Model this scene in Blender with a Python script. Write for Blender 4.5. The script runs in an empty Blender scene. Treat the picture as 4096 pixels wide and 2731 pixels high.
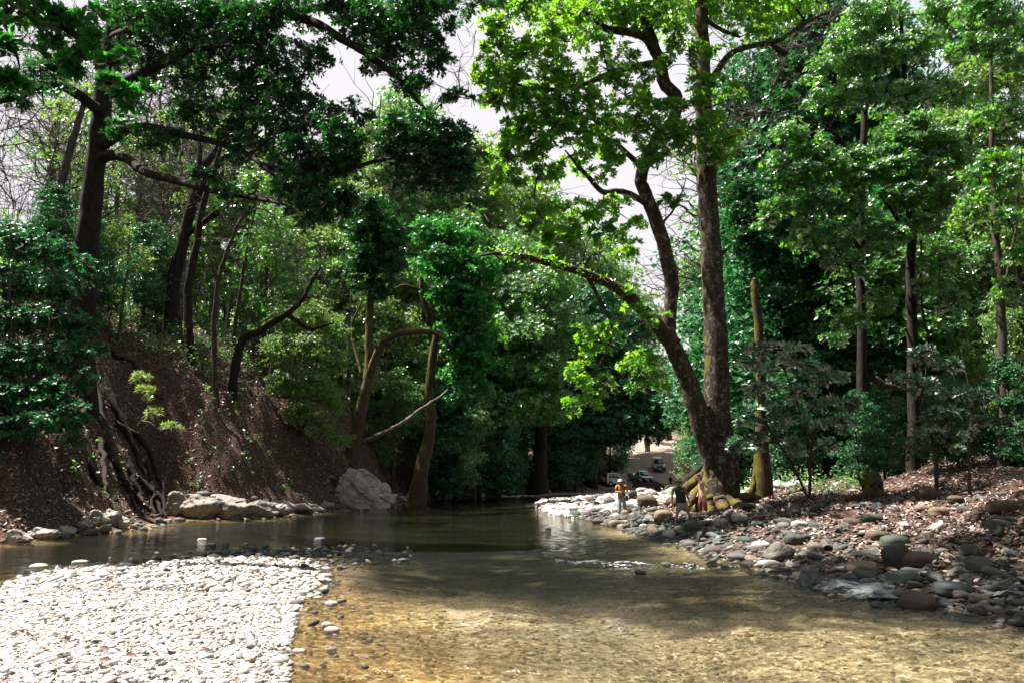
import bpy, bmesh, math, random
import numpy as np
from mathutils import Vector, Matrix
random.seed(7); RNG = np.random.default_rng(11)
SC = bpy.context.scene
COL = SC.collection
# ------------------------------------------------------------------ camera
CZ = 1.9; PITCH = math.radians(10.57); FPX = 745.0
cam_d = bpy.data.cameras.new('camera'); cam = bpy.data.objects.new('camera', cam_d); COL.objects.link(cam)
cam.location = (0, 0, CZ); cam.rotation_euler = (math.pi/2+PITCH, 0, 0)
cam_d.sensor_width = 36; cam_d.lens = 36*FPX/1024; cam_d.clip_end = 2000; cam_d.clip_start = .05
SC.camera = cam
# ------------------------------------------------------------------ light
SUN = Vector((-.55, .13, 1.2)).normalized()
W = bpy.data.worlds.new('World'); SC.world = W; W.use_nodes = True
nt = W.node_tree; bg = nt.nodes['Background']
sky = nt.nodes.new('ShaderNodeTexSky'); sky.sky_type = 'NISHITA'; sky.sun_disc = False
sky.sun_elevation = math.asin(SUN.z); sky.sun_rotation = math.atan2(SUN.x, SUN.y)
sky.dust_density = 4.0; sky.air_density = 1.0; sky.ozone_density = 1.0
hs = nt.nodes.new('ShaderNodeHueSaturation'); hs.inputs['Saturation'].default_value = .3
nt.links.new(sky.outputs[0], hs.inputs['Color'])
veil = nt.nodes.new('ShaderNodeVectorMath'); veil.operation = 'MINIMUM'; veil.inputs[1].default_value = (3.10, 3.02, 3.20)   # thin high haze evens the sky out
nt.links.new(hs.outputs[0], veil.inputs[0]); nt.links.new(veil.outputs[0], bg.inputs[0]); bg.inputs[1].default_value = .075
sl = bpy.data.lights.new('sun', 'SUN'); sl.energy = 5.0; sl.angle = math.radians(.53); sl.color = (1, .95, .87)
so = bpy.data.objects.new('sun', sl); COL.objects.link(so)
so.rotation_euler = (-SUN).to_track_quat('-Z', 'Y').to_euler(); so.location = (0, 0, 40)
SC.view_settings.view_transform = 'Standard'; SC.view_settings.look = 'None'
SC.view_settings.exposure = 2.05; SC.view_settings.gamma = 1
SC.cycles.max_bounces = 8; SC.cycles.transparent_max_bounces = 12
SC.cycles.diffuse_bounces = 3; SC.cycles.glossy_bounces = 3; SC.cycles.transmission_bounces = 4
SC.cycles.sample_clamp_indirect = 4; SC.cycles.use_denoising = True
SC.cycles.caustics_reflective = False; SC.cycles.caustics_refractive = False

# ------------------------------------------------------------------ pixel <-> world measuring
CP, SP = math.cos(PITCH), math.sin(PITCH)
def ray(px, py):
    x = (px-512)/FPX; y = (341-py)/FPX
    return x, CP-y*SP, SP+y*CP
def P(px, py, Y):
    a, b, c = ray(px, py); t = Y/b
    return np.array((a*t, Y, CZ+c*t))
def G(px, py, z=0.0):
    a, b, c = ray(px, py); t = (z-CZ)/c
    return (a*t, b*t)
def to_px(p):
    x, y, z = p[0], p[1], p[2]-CZ
    f = y*CP+z*SP; u = -y*SP+z*CP
    return 512+FPX*x/f, 341-FPX*u/f

# ------------------------------------------------------------------ numpy noise
_T = RNG.random((64, 64))
def vnoise(x, y):
    xi = np.floor(x).astype(int); yi = np.floor(y).astype(int); fx = x-xi; fy = y-yi
    fx = fx*fx*(3-2*fx); fy = fy*fy*(3-2*fy)
    a = _T[xi % 64, yi % 64]; b = _T[(xi+1) % 64, yi % 64]; c = _T[xi % 64, (yi+1) % 64]; d = _T[(xi+1) % 64, (yi+1) % 64]
    return (a*(1-fx)+b*fx)*(1-fy)+(c*(1-fx)+d*fx)*fy*1.0
def fbm(x, y, o=4):
    s = 0; a = .5
    for k in range(o): s = s+a*(vnoise(x*2**k+17.3*k, y*2**k+9.1*k)-.5); a *= .5
    return s
def sstep(a, b, x):
    t = np.clip((x-a)/(b-a), 0, 1); return t*t*(3-2*t)

# ------------------------------------------------------------------ terrain function
LEFT = [G(*q) for q in [(0, 541), (44, 538), (90, 533), (139, 528), (165, 519), (215, 519), (261, 517), (305, 512), (340, 510), (370, 509), (392, 505), (418, 501.5)]]
LEFT = [(-60, -30), (-34, 4), (-22, 15)]+LEFT+[(-8, 74), (-3, 82), (6, 86), (30, 90), (80, 92), (400, 100), (400, 400), (-400, 400), (-400, -30)]
RIGHT = [G(*q) for q in [(557, 513), (601, 520), (627, 527), (666, 538), (700, 546), (731, 558), (765, 568), (805, 579), (850, 590), (919, 604), (971, 610), (1024, 622)]]
RIGHT = [(5, 74), (2.6, 66)]+RIGHT+[(9.5, 5), (14, -30), (400, -30), (400, 80), (80, 79), (30, 78)]
BAR = [G(*q) for q in [(0, 590), (40, 576), (57, 568), (100, 566), (148, 565), (192, 559), (240, 558), (280, 558), (303, 564), (312, 573), (306, 588), (293, 605), (283, 625), (278, 655), (274, 682)]]
BAR = BAR+[(-1.2, 3), (-1.5, -12), (-30, -12), (-16, 9)]
def sdf(poly, x, y):
    d = np.full(x.shape, 1e9); ins = np.zeros(x.shape, bool); n = len(poly)
    for i in range(n):
        ax, ay = poly[i]; bx, by = poly[(i+1) % n]
        ex, ey = bx-ax, by-ay; t = np.clip(((x-ax)*ex+(y-ay)*ey)/(ex*ex+ey*ey), 0, 1)
        d = np.minimum(d, (x-ax-t*ex)**2+(y-ay-t*ey)**2)
        if ay != by:
            c = (ay > y) != (by > y); xi = ax+(y-ay)/(by-ay)*ex; ins ^= (c & (x < xi))
    d = np.sqrt(d); return np.where(ins, d, -d)
def interp(v, xs, ys): return np.interp(v, xs, ys)
ROAD = [(8, 84), (15, 94), (18.3, 103), (19.8, 110), (22.0, 116), (26, 130), (32, 160)]
def seg_dist(pl, x, y):
    d = np.full(x.shape, 1e9); s = np.zeros(x.shape); acc = 0
    for (ax, ay), (bx, by) in zip(pl[:-1], pl[1:]):
        ex, ey = bx-ax, by-ay; L = math.hypot(ex, ey); t = np.clip(((x-ax)*ex+(y-ay)*ey)/(L*L), 0, 1)
        q = np.hypot(x-ax-t*ex, y-ay-t*ey); m = q < d; d = np.where(m, q, d); s = np.where(m, acc+t*L, s); acc += L
    return d, s
def waterz(x, y): return .45*sstep(66, 96, y)
def zones(x, y):
    x = np.asarray(x, float); y = np.asarray(y, float)
    wob = .5*fbm(x*.6, y*.6, 3)
    dl, dr, db = sdf(LEFT, x, y)+wob, sdf(RIGHT, x, y)+wob, sdf(BAR, x, y)+wob*.6
    k = 1-sstep(44, 62, y)*sstep(-14, -6, x)         # 1 = steep near spur, 0 = low far bank
    zl_s = interp(dl, [0, .6, 1.6, 3.0, 4.5, 7, 12, 22, 50, 120], [0, .25, 1.5, 4.2, 6.6, 9.2, 12.5, 17, 26, 34])
    zl_b = interp(dl, [0, 1.2, 3, 5, 9, 16, 40, 100, 200], [0, .25, .6, 1.0, 2.6, 6, 13, 24, 40])
    far = sstep(74, 90, y)*sstep(-6, 4, x)
    zl_f = interp(dl, [0, 3, 14, 30, 60, 150], [.2, .5, 1.2, 4.5, 9, 26])
    zl = zl_s*k+zl_b*(1-k); zl = zl*(1-far)+zl_f*far
    zr = interp(dr, [0, .5, 3, 10, 17, 22, 40, 80, 150], [0, .14, .42, 1.25, 2.15, 3.1, 7.5, 15, 26])
    zr = zr*(1-.5*sstep(36, 50, y)*(1-sstep(10, 20, x)))
    zb = interp(db, [0, .4, 1.2, 3, 6], [0, .03, .06, .10, .14])
    dw = -np.maximum(np.maximum(dl, dr), db)
    zw = -interp(dw, [0, .5, 2, 5, 9], [0, .08, .22, .42, .6])
    tip = np.exp(-(((x+6.0)/3.2)**2+((y-20.5)/3.0)**2)**2); zw = np.maximum(zw, zw*(1-tip)-.015*tip+.05*tip*fbm(x*1.2, y*1.2, 2))
    amp = np.clip(np.maximum(dl, dr), 0, 6)/6
    nse = fbm(x*.35+5, y*.35, 4)*1.5*amp+fbm(x*1.7, y*1.7, 3)*.30*np.clip(np.maximum(dl, dr), 0, 1)+fbm(x*3, y*3, 2)*.05
    steep = k*sstep(.6, 2, dl)*(1-sstep(9, 14, dl)); nse = nse+steep*fbm(x*.9+y*.3, y*.9, 4)*2.0
    z = np.where(dl > 0, zl, np.where(dr > 0, zr, np.where(db > 0, zb, zw)))
    wz = waterz(x, y); z = z+wz
    rd, rs = seg_dist(ROAD, x, y)
    rz = interp(y, [84, 94, 100, 103, 106, 110, 116, 130, 160, 400], [.5, .55, .7, .95, 1.2, 1.95, 3.3, 6.4, 10.5, 20])
    f = 1-sstep(4.2, 8.5, rd)
    z = (z+nse)*(1-f)+(rz+nse*.12)*f
    return z, dl, dr, db, f
def ground(x, y): return zones(x, y)[0]
def gz(x, y): return float(ground(np.array([x]), np.array([y]))[0])
def hit(px, py, lo=4.0, hi=170.0):
    a, b, c = ray(px, py); Y = np.geomspace(lo, hi, 1500); t = Y/b
    X, Z = a*t, CZ+c*t; h = np.maximum(ground(X, Y), waterz(X, Y)-.03)
    k = np.argmax(Z < h)
    if not (Z < h).any(): k = len(Y)-1
    return float(X[k]), float(Y[k]), float(h[k])

# ------------------------------------------------------------------ object helpers
def tag(o, label=None, cat=None, group=None, kind=None):
    if label: o['label'] = label
    if cat: o['category'] = cat
    if group: o['group'] = group
    if kind: o['kind'] = kind
    return o
def link(o, parent=None):
    COL.objects.link(o)
    if parent is not None: o.parent = parent
    return o
def empty(name, loc, label, cat, group=None, rz=0):
    o = bpy.data.objects.new(name, None); o.location = loc; o.rotation_euler = (0, 0, rz); o.empty_display_size = .3
    link(o); return tag(o, label, cat, group)
def np_mesh(name, V, F, mat=None, smooth=False, attrs=None, uv=None):
    """V (n,3); F list of (m,k) int arrays with k = 3 or 4."""
    V = np.asarray(V, np.float32); me = bpy.data.meshes.new(name)
    Fs = [np.asarray(f, np.int32) for f in (F if isinstance(F, list) else [F]) if len(f)]
    loops = np.concatenate([f.ravel() for f in Fs]); tot = np.concatenate([np.full(len(f), f.shape[1], np.int32) for f in Fs])
    st = np.concatenate(([0], np.cumsum(tot)[:-1])).astype(np.int32)
    me.vertices.add(len(V)); me.vertices.foreach_set('co', V.ravel())
    me.loops.add(len(loops)); me.loops.foreach_set('vertex_index', loops)
    me.polygons.add(len(tot)); me.polygons.foreach_set('loop_start', st); me.polygons.foreach_set('loop_total', tot)
    if smooth: me.polygons.foreach_set('use_smooth', np.ones(len(tot), bool))
    me.update(calc_edges=True)
    for k, v in (attrs or {}).items():
        a = me.attributes.new(k, 'FLOAT', 'POINT'); a.data.foreach_set('value', np.asarray(v, np.float32))
    if mat: me.materials.append(mat)
    return me
def obj(name, me, parent=None, loc=None, rot=None, scale=None):
    o = bpy.data.objects.new(name, me); link(o, parent)
    if loc is not None: o.location = loc
    if rot is not None: o.rotation_euler = rot
    if scale is not None: o.scale = scale
    return o
class Geo:
    def __init__(s): s.V = []; s.F3 = []; s.F4 = []; s.n = 0
    def add(s, V, F):
        V = np.asarray(V, float); F = np.asarray(F, int)
        s.V.append(V); (s.F4 if F.shape[1] == 4 else s.F3).append(F+s.n); s.n += len(V)
    def mesh(s, name, mat, smooth=False):
        F = []
        if s.F4: F.append(np.concatenate(s.F4))
        if s.F3: F.append(np.concatenate(s.F3))
        return np_mesh(name, np.concatenate(s.V), F, mat, smooth)
def smooth_path(pts, rad, step=6):
    p = np.asarray(pts, float); r = np.asarray(rad, float); n = len(p)
    if n < 3:
        t = np.linspace(0, 1, step+1)[:, None]; return p[0]*(1-t)+p[-1]*t, r[0]*(1-t[:, 0])+r[-1]*t[:, 0]
    q = np.vstack([2*p[0]-p[1], p, 2*p[-1]-p[-2]]); out = []; ro = []
    for i in range(n-1):
        a, b, c, d = q[i:i+4]
        for t in np.arange(step)/step:
            out.append(.5*((2*b)+(c-a)*t+(2*a-5*b+4*c-d)*t*t+(3*b-a-3*c+d)*t**3)); ro.append(r[i]*(1-t)+r[i+1]*t)
    out.append(p[-1]); ro.append(r[-1]); return np.array(out), np.array(ro)
def tube(g, pts, rad, sides=8, step=5, wob=0.0, lump=0.0):
    p, r = smooth_path(pts, rad, step)
    if wob: p[1:-1] += RNG.normal(0, wob, (len(p)-2, 3))
    n = len(p); T = np.gradient(p, axis=0); T /= np.linalg.norm(T, axis=1)[:, None]+1e-9
    up = np.array((0, 0, 1.)) if abs(T[:, 2]).mean() < .8 else np.array((0, 1., 0))
    A = np.cross(T, up); A /= np.linalg.norm(A, axis=1)[:, None]+1e-9; B = np.cross(T, A)
    th = np.arange(sides)/sides*2*math.pi
    rr = r[:, None]*(1+lump*RNG.normal(0, 1, (n, sides))) if lump else np.repeat(r[:, None], sides, 1)
    V = p[:, None, :]+(A[:, None, :]*np.cos(th)[None, :, None]+B[:, None, :]*np.sin(th)[None, :, None])*rr[:, :, None]
    i = np.arange(n-1)[:, None]*sides; j = np.arange(sides)[None, :]; k = (j+1) % sides
    F = np.stack([i+j, i+k, i+sides+k, i+sides+j], -1).reshape(-1, 4)
    g.add(V.reshape(-1, 3), F)
    g.add(np.vstack([V[-1], p[-1]+T[-1]*r[-1]*.7]), np.array([(a, (a+1) % sides, sides) for a in range(sides)]))
    return p

# ------------------------------------------------------------------ materials
def M(name):
    m = bpy.data.materials.new(name); m.use_nodes = True; t = m.node_tree
    return m, t, t.nodes['Principled BSDF'], t.nodes['Material Output']
def N(t, kind, **kw):
    n = t.nodes.new(kind)
    for k, v in kw.items():
        if k in n.inputs: n.inputs[k].default_value = v
        else: setattr(n, k, v)
    return n
def ramp(t, fac, stops, interp='LINEAR'):
    r = N(t, 'ShaderNodeValToRGB'); r.color_ramp.interpolation = interp; e = r.color_ramp.elements
    while len(e) < len(stops): e.new(.5)
    for k, (p, c) in enumerate(stops): e[k].position = p; e[k].color = (*c, 1) if len(c) == 3 else c
    t.links.new(fac, r.inputs[0]); return r.outputs[0]
def coords(t, kind='Object', scale=(1, 1, 1)):
    c = N(t, 'ShaderNodeTexCoord'); m = N(t, 'ShaderNodeMapping'); m.inputs['Scale'].default_value = scale
    t.links.new(c.outputs[kind], m.inputs[0]); return m.outputs[0]
def noise(t, vec, scale, detail=4, rough=.55):
    n = N(t, 'ShaderNodeTexNoise'); n.inputs['Scale'].default_value = scale; n.inputs['Detail'].default_value = detail; n.inputs['Roughness'].default_value = rough
    t.links.new(vec, n.inputs['Vector']); return n.outputs['Fac']
def mixc(t, fac, a, b, mode='MIX'):
    n = N(t, 'ShaderNodeMix', data_type='RGBA', blend_type=mode)
    for s, v in ((0, fac), (6, a), (7, b)):
        if hasattr(v, 'is_output') or hasattr(v, 'links') : t.links.new(v, n.inputs[s])
        else: n.inputs[s].default_value = v if s == 0 else (*v, 1)
    return n.outputs[2]
def bump(t, h, strength, dist, target):
    b = N(t, 'ShaderNodeBump'); b.inputs['Strength'].default_value = strength; b.inputs['Distance'].default_value = dist
    t.links.new(h, b.inputs['Height']); t.links.new(b.outputs[0], target); return b.outputs[0]
def math_n(t, op, a, b=None):
    n = N(t, 'ShaderNodeMath', operation=op)
    for k, v in ((0, a), (1, b)):
        if v is None: continue
        if isinstance(v, (int, float)): n.inputs[k].default_value = v
        else: t.links.new(v, n.inputs[k])
    return n.outputs[0]
def simple(name, col, rough=.6, metal=0, var=.15, sc=6):
    m, t, b, o = M(name); v = coords(t); n = noise(t, v, sc)
    c = ramp(t, n, [(.3, tuple(x*(1-var) for x in col)), (.7, tuple(min(1, x*(1+var)) for x in col))])
    t.links.new(c, b.inputs['Base Color']); b.inputs['Roughness'].default_value = rough; b.inputs['Metallic'].default_value = metal
    return m
def leaf_mat(name, stops, trans=(.25, .5, .03), tfac=.4, rough=.38, gloss=.10):
    m, t, b, o = M(name); t.nodes.remove(b)
    g = N(t, 'ShaderNodeNewGeometry'); c = ramp(t, g.outputs['Random Per Island'], stops)
    tc = mixc(t, .55, c, trans)
    tc2 = N(t, 'ShaderNodeHueSaturation'); t.links.new(tc, tc2.inputs['Color']); tc2.inputs['Value'].default_value = 1.0
    d = N(t, 'ShaderNodeBsdfDiffuse'); t.links.new(c, d.inputs[0])
    tr = N(t, 'ShaderNodeBsdfTranslucent'); t.links.new(tc2.outputs[0], tr.inputs[0])
    gl = N(t, 'ShaderNodeBsdfGlossy'); gl.inputs['Roughness'].default_value = rough; gl.inputs['Color'].default_value = (1, 1, 1, 1)
    mx = N(t, 'ShaderNodeMixShader'); mx.inputs[0].default_value = tfac
    t.links.new(d.outputs[0], mx.inputs[1]); t.links.new(tr.outputs[0], mx.inputs[2])
    lw = N(t, 'ShaderNodeFresnel'); lw.inputs[0].default_value = 1.4
    fm = math_n(t, 'MULTIPLY', lw.outputs[0], gloss/.04)
    fm2 = math_n(t, 'MINIMUM', fm, .8)
    m2 = N(t, 'ShaderNodeMixShader'); t.links.new(fm2, m2.inputs[0])
    t.links.new(mx.outputs[0], m2.inputs[1]); t.links.new(gl.outputs[0], m2.inputs[2]); t.links.new(m2.outputs[0], o.inputs[0])
    return m
def bark_mat(name, dark, light, moss=None, moss_amt=.5, lich=None):
    m, t, b, o = M(name); v = coords(t, 'Object', (1, 1, .28)); n = noise(t, v, 7, 6, .65); n2 = noise(t, coords(t), 2.2, 5)
    c = ramp(t, n, [(.32, dark), (.68, light)])
    if lich:
        n3 = noise(t, coords(t), 5.0, 3); f = ramp(t, n3, [(.56, (0, 0, 0)), (.62, (1, 1, 1))]); c = mixc(t, f, c, lich)
    if moss:
        geo = N(t, 'ShaderNodeNewGeometry'); sp = N(t, 'ShaderNodeSeparateXYZ'); t.links.new(geo.outputs['Normal'], sp.inputs[0])
        s = math_n(t, 'ADD', math_n(t, 'MULTIPLY', sp.outputs[0], -.16), math_n(t, 'MULTIPLY', sp.outputs[2], .14))
        s = math_n(t, 'ADD', s, n2); f = ramp(t, s, [(.60-.16*moss_amt, (0, 0, 0)), (.68-.16*moss_amt, (1, 1, 1))])
        mc = ramp(t, noise(t, coords(t), 14, 3), [(.3, tuple(x*.45 for x in moss)), (.7, moss)])
        c = mixc(t, f, c, mc)
    t.links.new(c, b.inputs['Base Color']); b.inputs['Roughness'].default_value = .95; b.inputs['Specular IOR Level'].default_value = .15
    bump(t, n, .9, .06, b.inputs['Normal']); return m
def rock_mat(name, cols, spec=.25, crack=0.0):
    m, t, b, o = M(name); oi = N(t, 'ShaderNodeObjectInfo'); v = coords(t)
    base = ramp(t, oi.outputs['Random'], [(k/(len(cols)), c) for k, c in enumerate(cols)], 'CONSTANT')
    n = noise(t, v, 2.4, 6, .6); c = mixc(t, 1.0, base, ramp(t, n, [(.25, (.62, .62, .62)), (.75, (1.25, 1.2, 1.15))]), 'MULTIPLY')
    n2 = noise(t, v, 18, 4, .7); c = mixc(t, .6, c, ramp(t, n2, [(.3, (.7, .7, .7)), (.7, (1.2, 1.2, 1.2))]), 'MULTIPLY')
    if crack:
        vo = N(t, 'ShaderNodeTexVoronoi', feature='DISTANCE_TO_EDGE'); vo.inputs['Scale'].default_value = 3.0
        wv = noise(t, v, 3, 3); vm = N(t, 'ShaderNodeVectorMath', operation='ADD'); t.links.new(v, vm.inputs[0]); t.links.new(wv, vm.inputs[1]); t.links.new(vm.outputs[0], vo.inputs['Vector'])
        c = mixc(t, ramp(t, vo.outputs['Distance'], [(0, (crack,)*3), (.05, (0, 0, 0))]), c, (.03, .03, .03))
    t.links.new(c, b.inputs['Base Color']); b.inputs['Roughness'].default_value = .75; b.inputs['Specular IOR Level'].default_value = spec
    bump(t, n2, .5, .03, b.inputs['Normal']); return m
def island_mat(name, stops, rough=.7, spec=.2, bumps=True):
    m, t, b, o = M(name); g = N(t, 'ShaderNodeNewGeometry'); c = ramp(t, g.outputs['Random Per Island'], stops)
    if bumps:
        n = noise(t, coords(t), 22, 4, .7); c = mixc(t, .7, c, ramp(t, n, [(.3, (.7, .7, .7)), (.7, (1.2, 1.2, 1.2))]), 'MULTIPLY')
    t.links.new(c, b.inputs['Base Color']); b.inputs['Roughness'].default_value = rough; b.inputs['Specular IOR Level'].default_value = spec; return m

L_EMER = leaf_mat('leaf emerald', [(0, (.004, .045, .010)), (.5, (.010, .105, .018)), (1, (.025, .17, .022))], (.10, .66, .02), .42, .35, .018)
L_BRIGHT = leaf_mat('leaf bright', [(0, (.006, .075, .012)), (.6, (.018, .16, .014)), (1, (.06, .26, .012))], (.46, .92, .004), .60, .35, .020)
L_DARK = leaf_mat('leaf dark', [(0, (.003, .026, .010)), (.7, (.008, .062, .016)), (1, (.018, .11, .018))], (.05, .36, .01), .26, .33, .016)
L_TEAL = leaf_mat('leaf teal', [(0, (.006, .040, .014)), (.6, (.014, .092, .028)), (1, (.035, .17, .04))], (.03, .46, .06), .28, .40, .022)
L_FINE = leaf_mat('leaf fine', [(0, (.02, .08, .010)), (.5, (.055, .19, .016)), (.85, (.14, .29, .025)), (1, (.28, .28, .10))], (.42, .80, .02), .48, .5, .03)
L_MID = leaf_mat('leaf mid', [(0, (.007, .06, .012)), (.6, (.024, .16, .018)), (1, (.08, .28, .018))], (.30, .82, .008), .46, .40, .045)
L_GLOSS = leaf_mat('leaf gloss', [(0, (.02, .085, .035)), (.6, (.045, .15, .06)), (1, (.09, .22, .09))], (.08, .45, .06), .2, .40, .11)
L_FERN = leaf_mat('leaf fern', [(0, (.06, .13, .01)), (1, (.22, .32, .02))], (.5, .75, .03), .5, .5, .03)
B_DARK = bark_mat('bark dark', (.009, .007, .006), (.036, .027, .021))
B_GREY = bark_mat('bark grey', (.028, .022, .019), (.13, .105, .09), lich=(.23, .22, .20))
B_MOSS = bark_mat('bark mossy', (.018, .013, .010), (.085, .055, .04), (.115, .095, .014), .05)
B_MOSSY = bark_mat('bark moss lit', (.030, .022, .016), (.10, .075, .055), (.15, .135, .02), .18)  # lighter copy of the mossy bark, its sunlit tone put into the colour
B_TWIN = bark_mat('bark twin', (.012, .009, .008), (.075, .052, .040), (.15, .13, .02), -.45, lich=(.13, .12, .11))
B_PALE = bark_mat('bark pale', (.05, .04, .032), (.20, .175, .145))
B_THIN = bark_mat('bark thin', (.016, .013, .010), (.09, .07, .055))

# ------------------------------------------------------------------ foliage builders (numpy)
def unit(v): return v/(np.linalg.norm(v, axis=-1, keepdims=True)+1e-9)
def leaf_arrays(C, D, Nn, L, Wd, fold=.18, fancy=True):
    """base points C, length dirs D, normals Nn, length L, width Wd."""
    D = unit(D); S = unit(np.cross(D, Nn)); U = np.cross(S, D); L = L[:, None]; Wd = Wd[:, None]; n = len(C)
    if fancy:
        V = np.stack([C, C+D*L*.58+S*Wd*.5, C+D*L-U*L*.10, C+D*L*.58-S*Wd*.5, C+D*L*.55-U*Wd*fold*1.0], 1).reshape(-1, 3)
        i = np.arange(n)[:, None]*5; F = np.concatenate([i+np.array([[0, 1, 2, 4]]), i+np.array([[0, 4, 2, 3]])])
    else:
        V = np.stack([C, C+D*L*.5+S*Wd*.5, C+D*L, C+D*L*.5-S*Wd*.5], 1).reshape(-1, 3)
        i = np.arange(n)[:, None]*4; F = i+np.array([[0, 1, 2, 3]])
    return V, F
def rosettes(C, D, K, L, W, spread=(.7, 1.35), fancy=True):
    n = len(C); D = unit(D); r = RNG.normal(size=(n, 3)); A = unit(np.cross(D, r)); B = np.cross(D, A)
    th = (np.arange(K)[None, :]/K*2*math.pi+RNG.random((n, 1))*6.28+RNG.normal(0, .25, (n, K)))
    a = RNG.uniform(spread[0], spread[1], (n, K))
    R = A[:, None]*np.cos(th)[..., None]+B[:, None]*np.sin(th)[..., None]
    LD = D[:, None]*np.cos(a)[..., None]+R*np.sin(a)[..., None]
    LN = D[:, None]*np.sin(a)[..., None]-R*np.cos(a)[..., None]+RNG.normal(0, .25, (n, K, 3))
    CC = np.repeat(C[:, None], K, 1); ll = L*RNG.uniform(.65, 1.15, (n, K))
    return leaf_arrays(CC.reshape(-1, 3), LD.reshape(-1, 3), LN.reshape(-1, 3), ll.ravel(), (ll*W).ravel(), fancy=fancy)
def scatter_leaves(C, L, W, up=.7, fancy=False):
    n = len(C); D = RNG.normal(size=(n, 3)); D[:, 2] = D[:, 2]*.5-.15; Nn = RNG.normal(size=(n, 3))*(1-up*.5)+np.array((0, 0, up*1.6))
    ll = L*RNG.uniform(.6, 1.2, n); return leaf_arrays(C, D, Nn, ll, ll*W, fancy=fancy)
def ellip_pts(n, c, r, shell=2.4):
    u = unit(RNG.normal(size=(n, 3))); q = RNG.random(n)**(1/shell)
    return np.asarray(c)+u*q[:, None]*np.asarray(r), u
def clump_points(c, r, nsub, per, sub=.42):
    """uneven clump: sub-centres through the ellipsoid, points round each"""
    S, U = ellip_pts(nsub, c, r, 2.6)
    sr = np.asarray(r)*sub*RNG.uniform(.55, 1.35, (nsub, 1)); sr = np.maximum(sr, .15)
    u = unit(RNG.normal(size=(nsub, per, 3))); q = RNG.random((nsub, per, 1))**.5
    u[..., 2] *= .62
    pts = S[:, None]+u*q*sr[:, None]; out = np.repeat(U[:, None], per, 1)*.5+u*.6
    out[..., 2] += .55
    return pts.reshape(-1, 3), out.reshape(-1, 3), S
class Tree:
    def __init__(s, name, base, label, cat='tree', group=None, bark=B_DARK, leaf=L_EMER, L=.28, W=.45, K=7, fancy=True, dm=2.3):
        s.root = empty(name, tuple(base), label, cat, group); s.b = np.asarray(base, float)
        s.bark, s.leaf, s.L, s.W, s.K, s.fancy = bark, leaf, L, W, K, fancy
        s.anch = []; s.V = []; s.F = []; s.n = 0; s.tw = Geo(); s.dm = dm
    def limb(s, pts, rad, name='limb', sides=10, step=6, wob=.0, lump=.05, mat=None):
        pts = [np.asarray(p, float)-s.b for p in pts]; g = Geo(); p = tube(g, pts, rad, sides, step, wob, lump)
        s.anch.append(p); o = obj(name, g.mesh(name, mat or s.bark, True), s.root); return o
    def twig(s, a, c, r0, sag=.15):
        m = (a+c)/2+RNG.normal(0, 1, 3)*np.linalg.norm(c-a)*.10+np.array((0, 0, sag*np.linalg.norm(c-a)*RNG.uniform(-.3, 1)))
        tube(s.tw, [a, m, c], [r0, r0*.6, r0*.25], 4, 3)
    def clump(s, c, r, dens=1.0, nsub=None, twigs=True, L=None, per=None, K=None):
        c = np.asarray(c, float)-s.b; r = np.asarray(r, float)*np.ones(3); L = L or s.L; K = K or s.K
        area = (r[0]*r[1]+r[0]*r[2]+r[1]*r[2])/3*12.6
        n = int(dens*s.dm*area*.85/(L*L*s.W*K)*1.3)+6; per = per or 9; nsub = nsub or max(4, n//per)
        pts, out, S = clump_points(c, r, nsub, per)
        V, F = rosettes(pts, out, K, L, s.W, fancy=s.fancy) if s.K > 1 else scatter_leaves(pts, L, s.W)
        s.V.append(V); s.F.append(F+s.n); s.n += len(V)
        if twigs and s.anch:
            A = np.concatenate(s.anch); j = np.argmin(((A-c)**2).sum(1)); dist = np.linalg.norm(A[j]-c)
            s.twig(A[j], c, max(.03, .018*dist+.02)); pick = S[RNG.permutation(len(S))[:min(len(S), 14)]]
            for q in pick: s.twig(c, q, .02+.006*np.linalg.norm(q-c))
            s.anch.append(c[None])
    def epiphytes(s, pts, n, L=.22):
        p, _ = smooth_path([np.asarray(q, float)-s.b for q in pts], np.ones(len(pts)), 12); i = RNG.integers(0, len(p), n); C = p[i]+RNG.normal(0, .12, (n, 3)); D = RNG.normal(size=(n, 3))*.6; D[:, 2] -= .5*RNG.random(n)-.1
        V, F = leaf_arrays(C, D, RNG.normal(size=(n, 3)), L*RNG.uniform(.5, 1.3, n), L*RNG.uniform(.15, .35, n)); s.V.append(V); s.F.append(F+s.n); s.n += len(V)
    def done(s, split=1):
        if s.V: o = obj('crown', np_mesh('crown', np.concatenate(s.V), [np.concatenate(s.F)], s.leaf), s.root)
        if s.tw.n: obj('twigs', s.tw.mesh('twigs', s.bark, True), s.root)
        return s.root
def CL(px, py, Y, rx, ry, rz=None):
    """clump centre seen at px,py at depth Y; radii in metres from picture radii"""
    k = Y/FPX; return P(px, py, Y), (rx*k, (rz or (rx+ry)/2)*k, ry*k)

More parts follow.
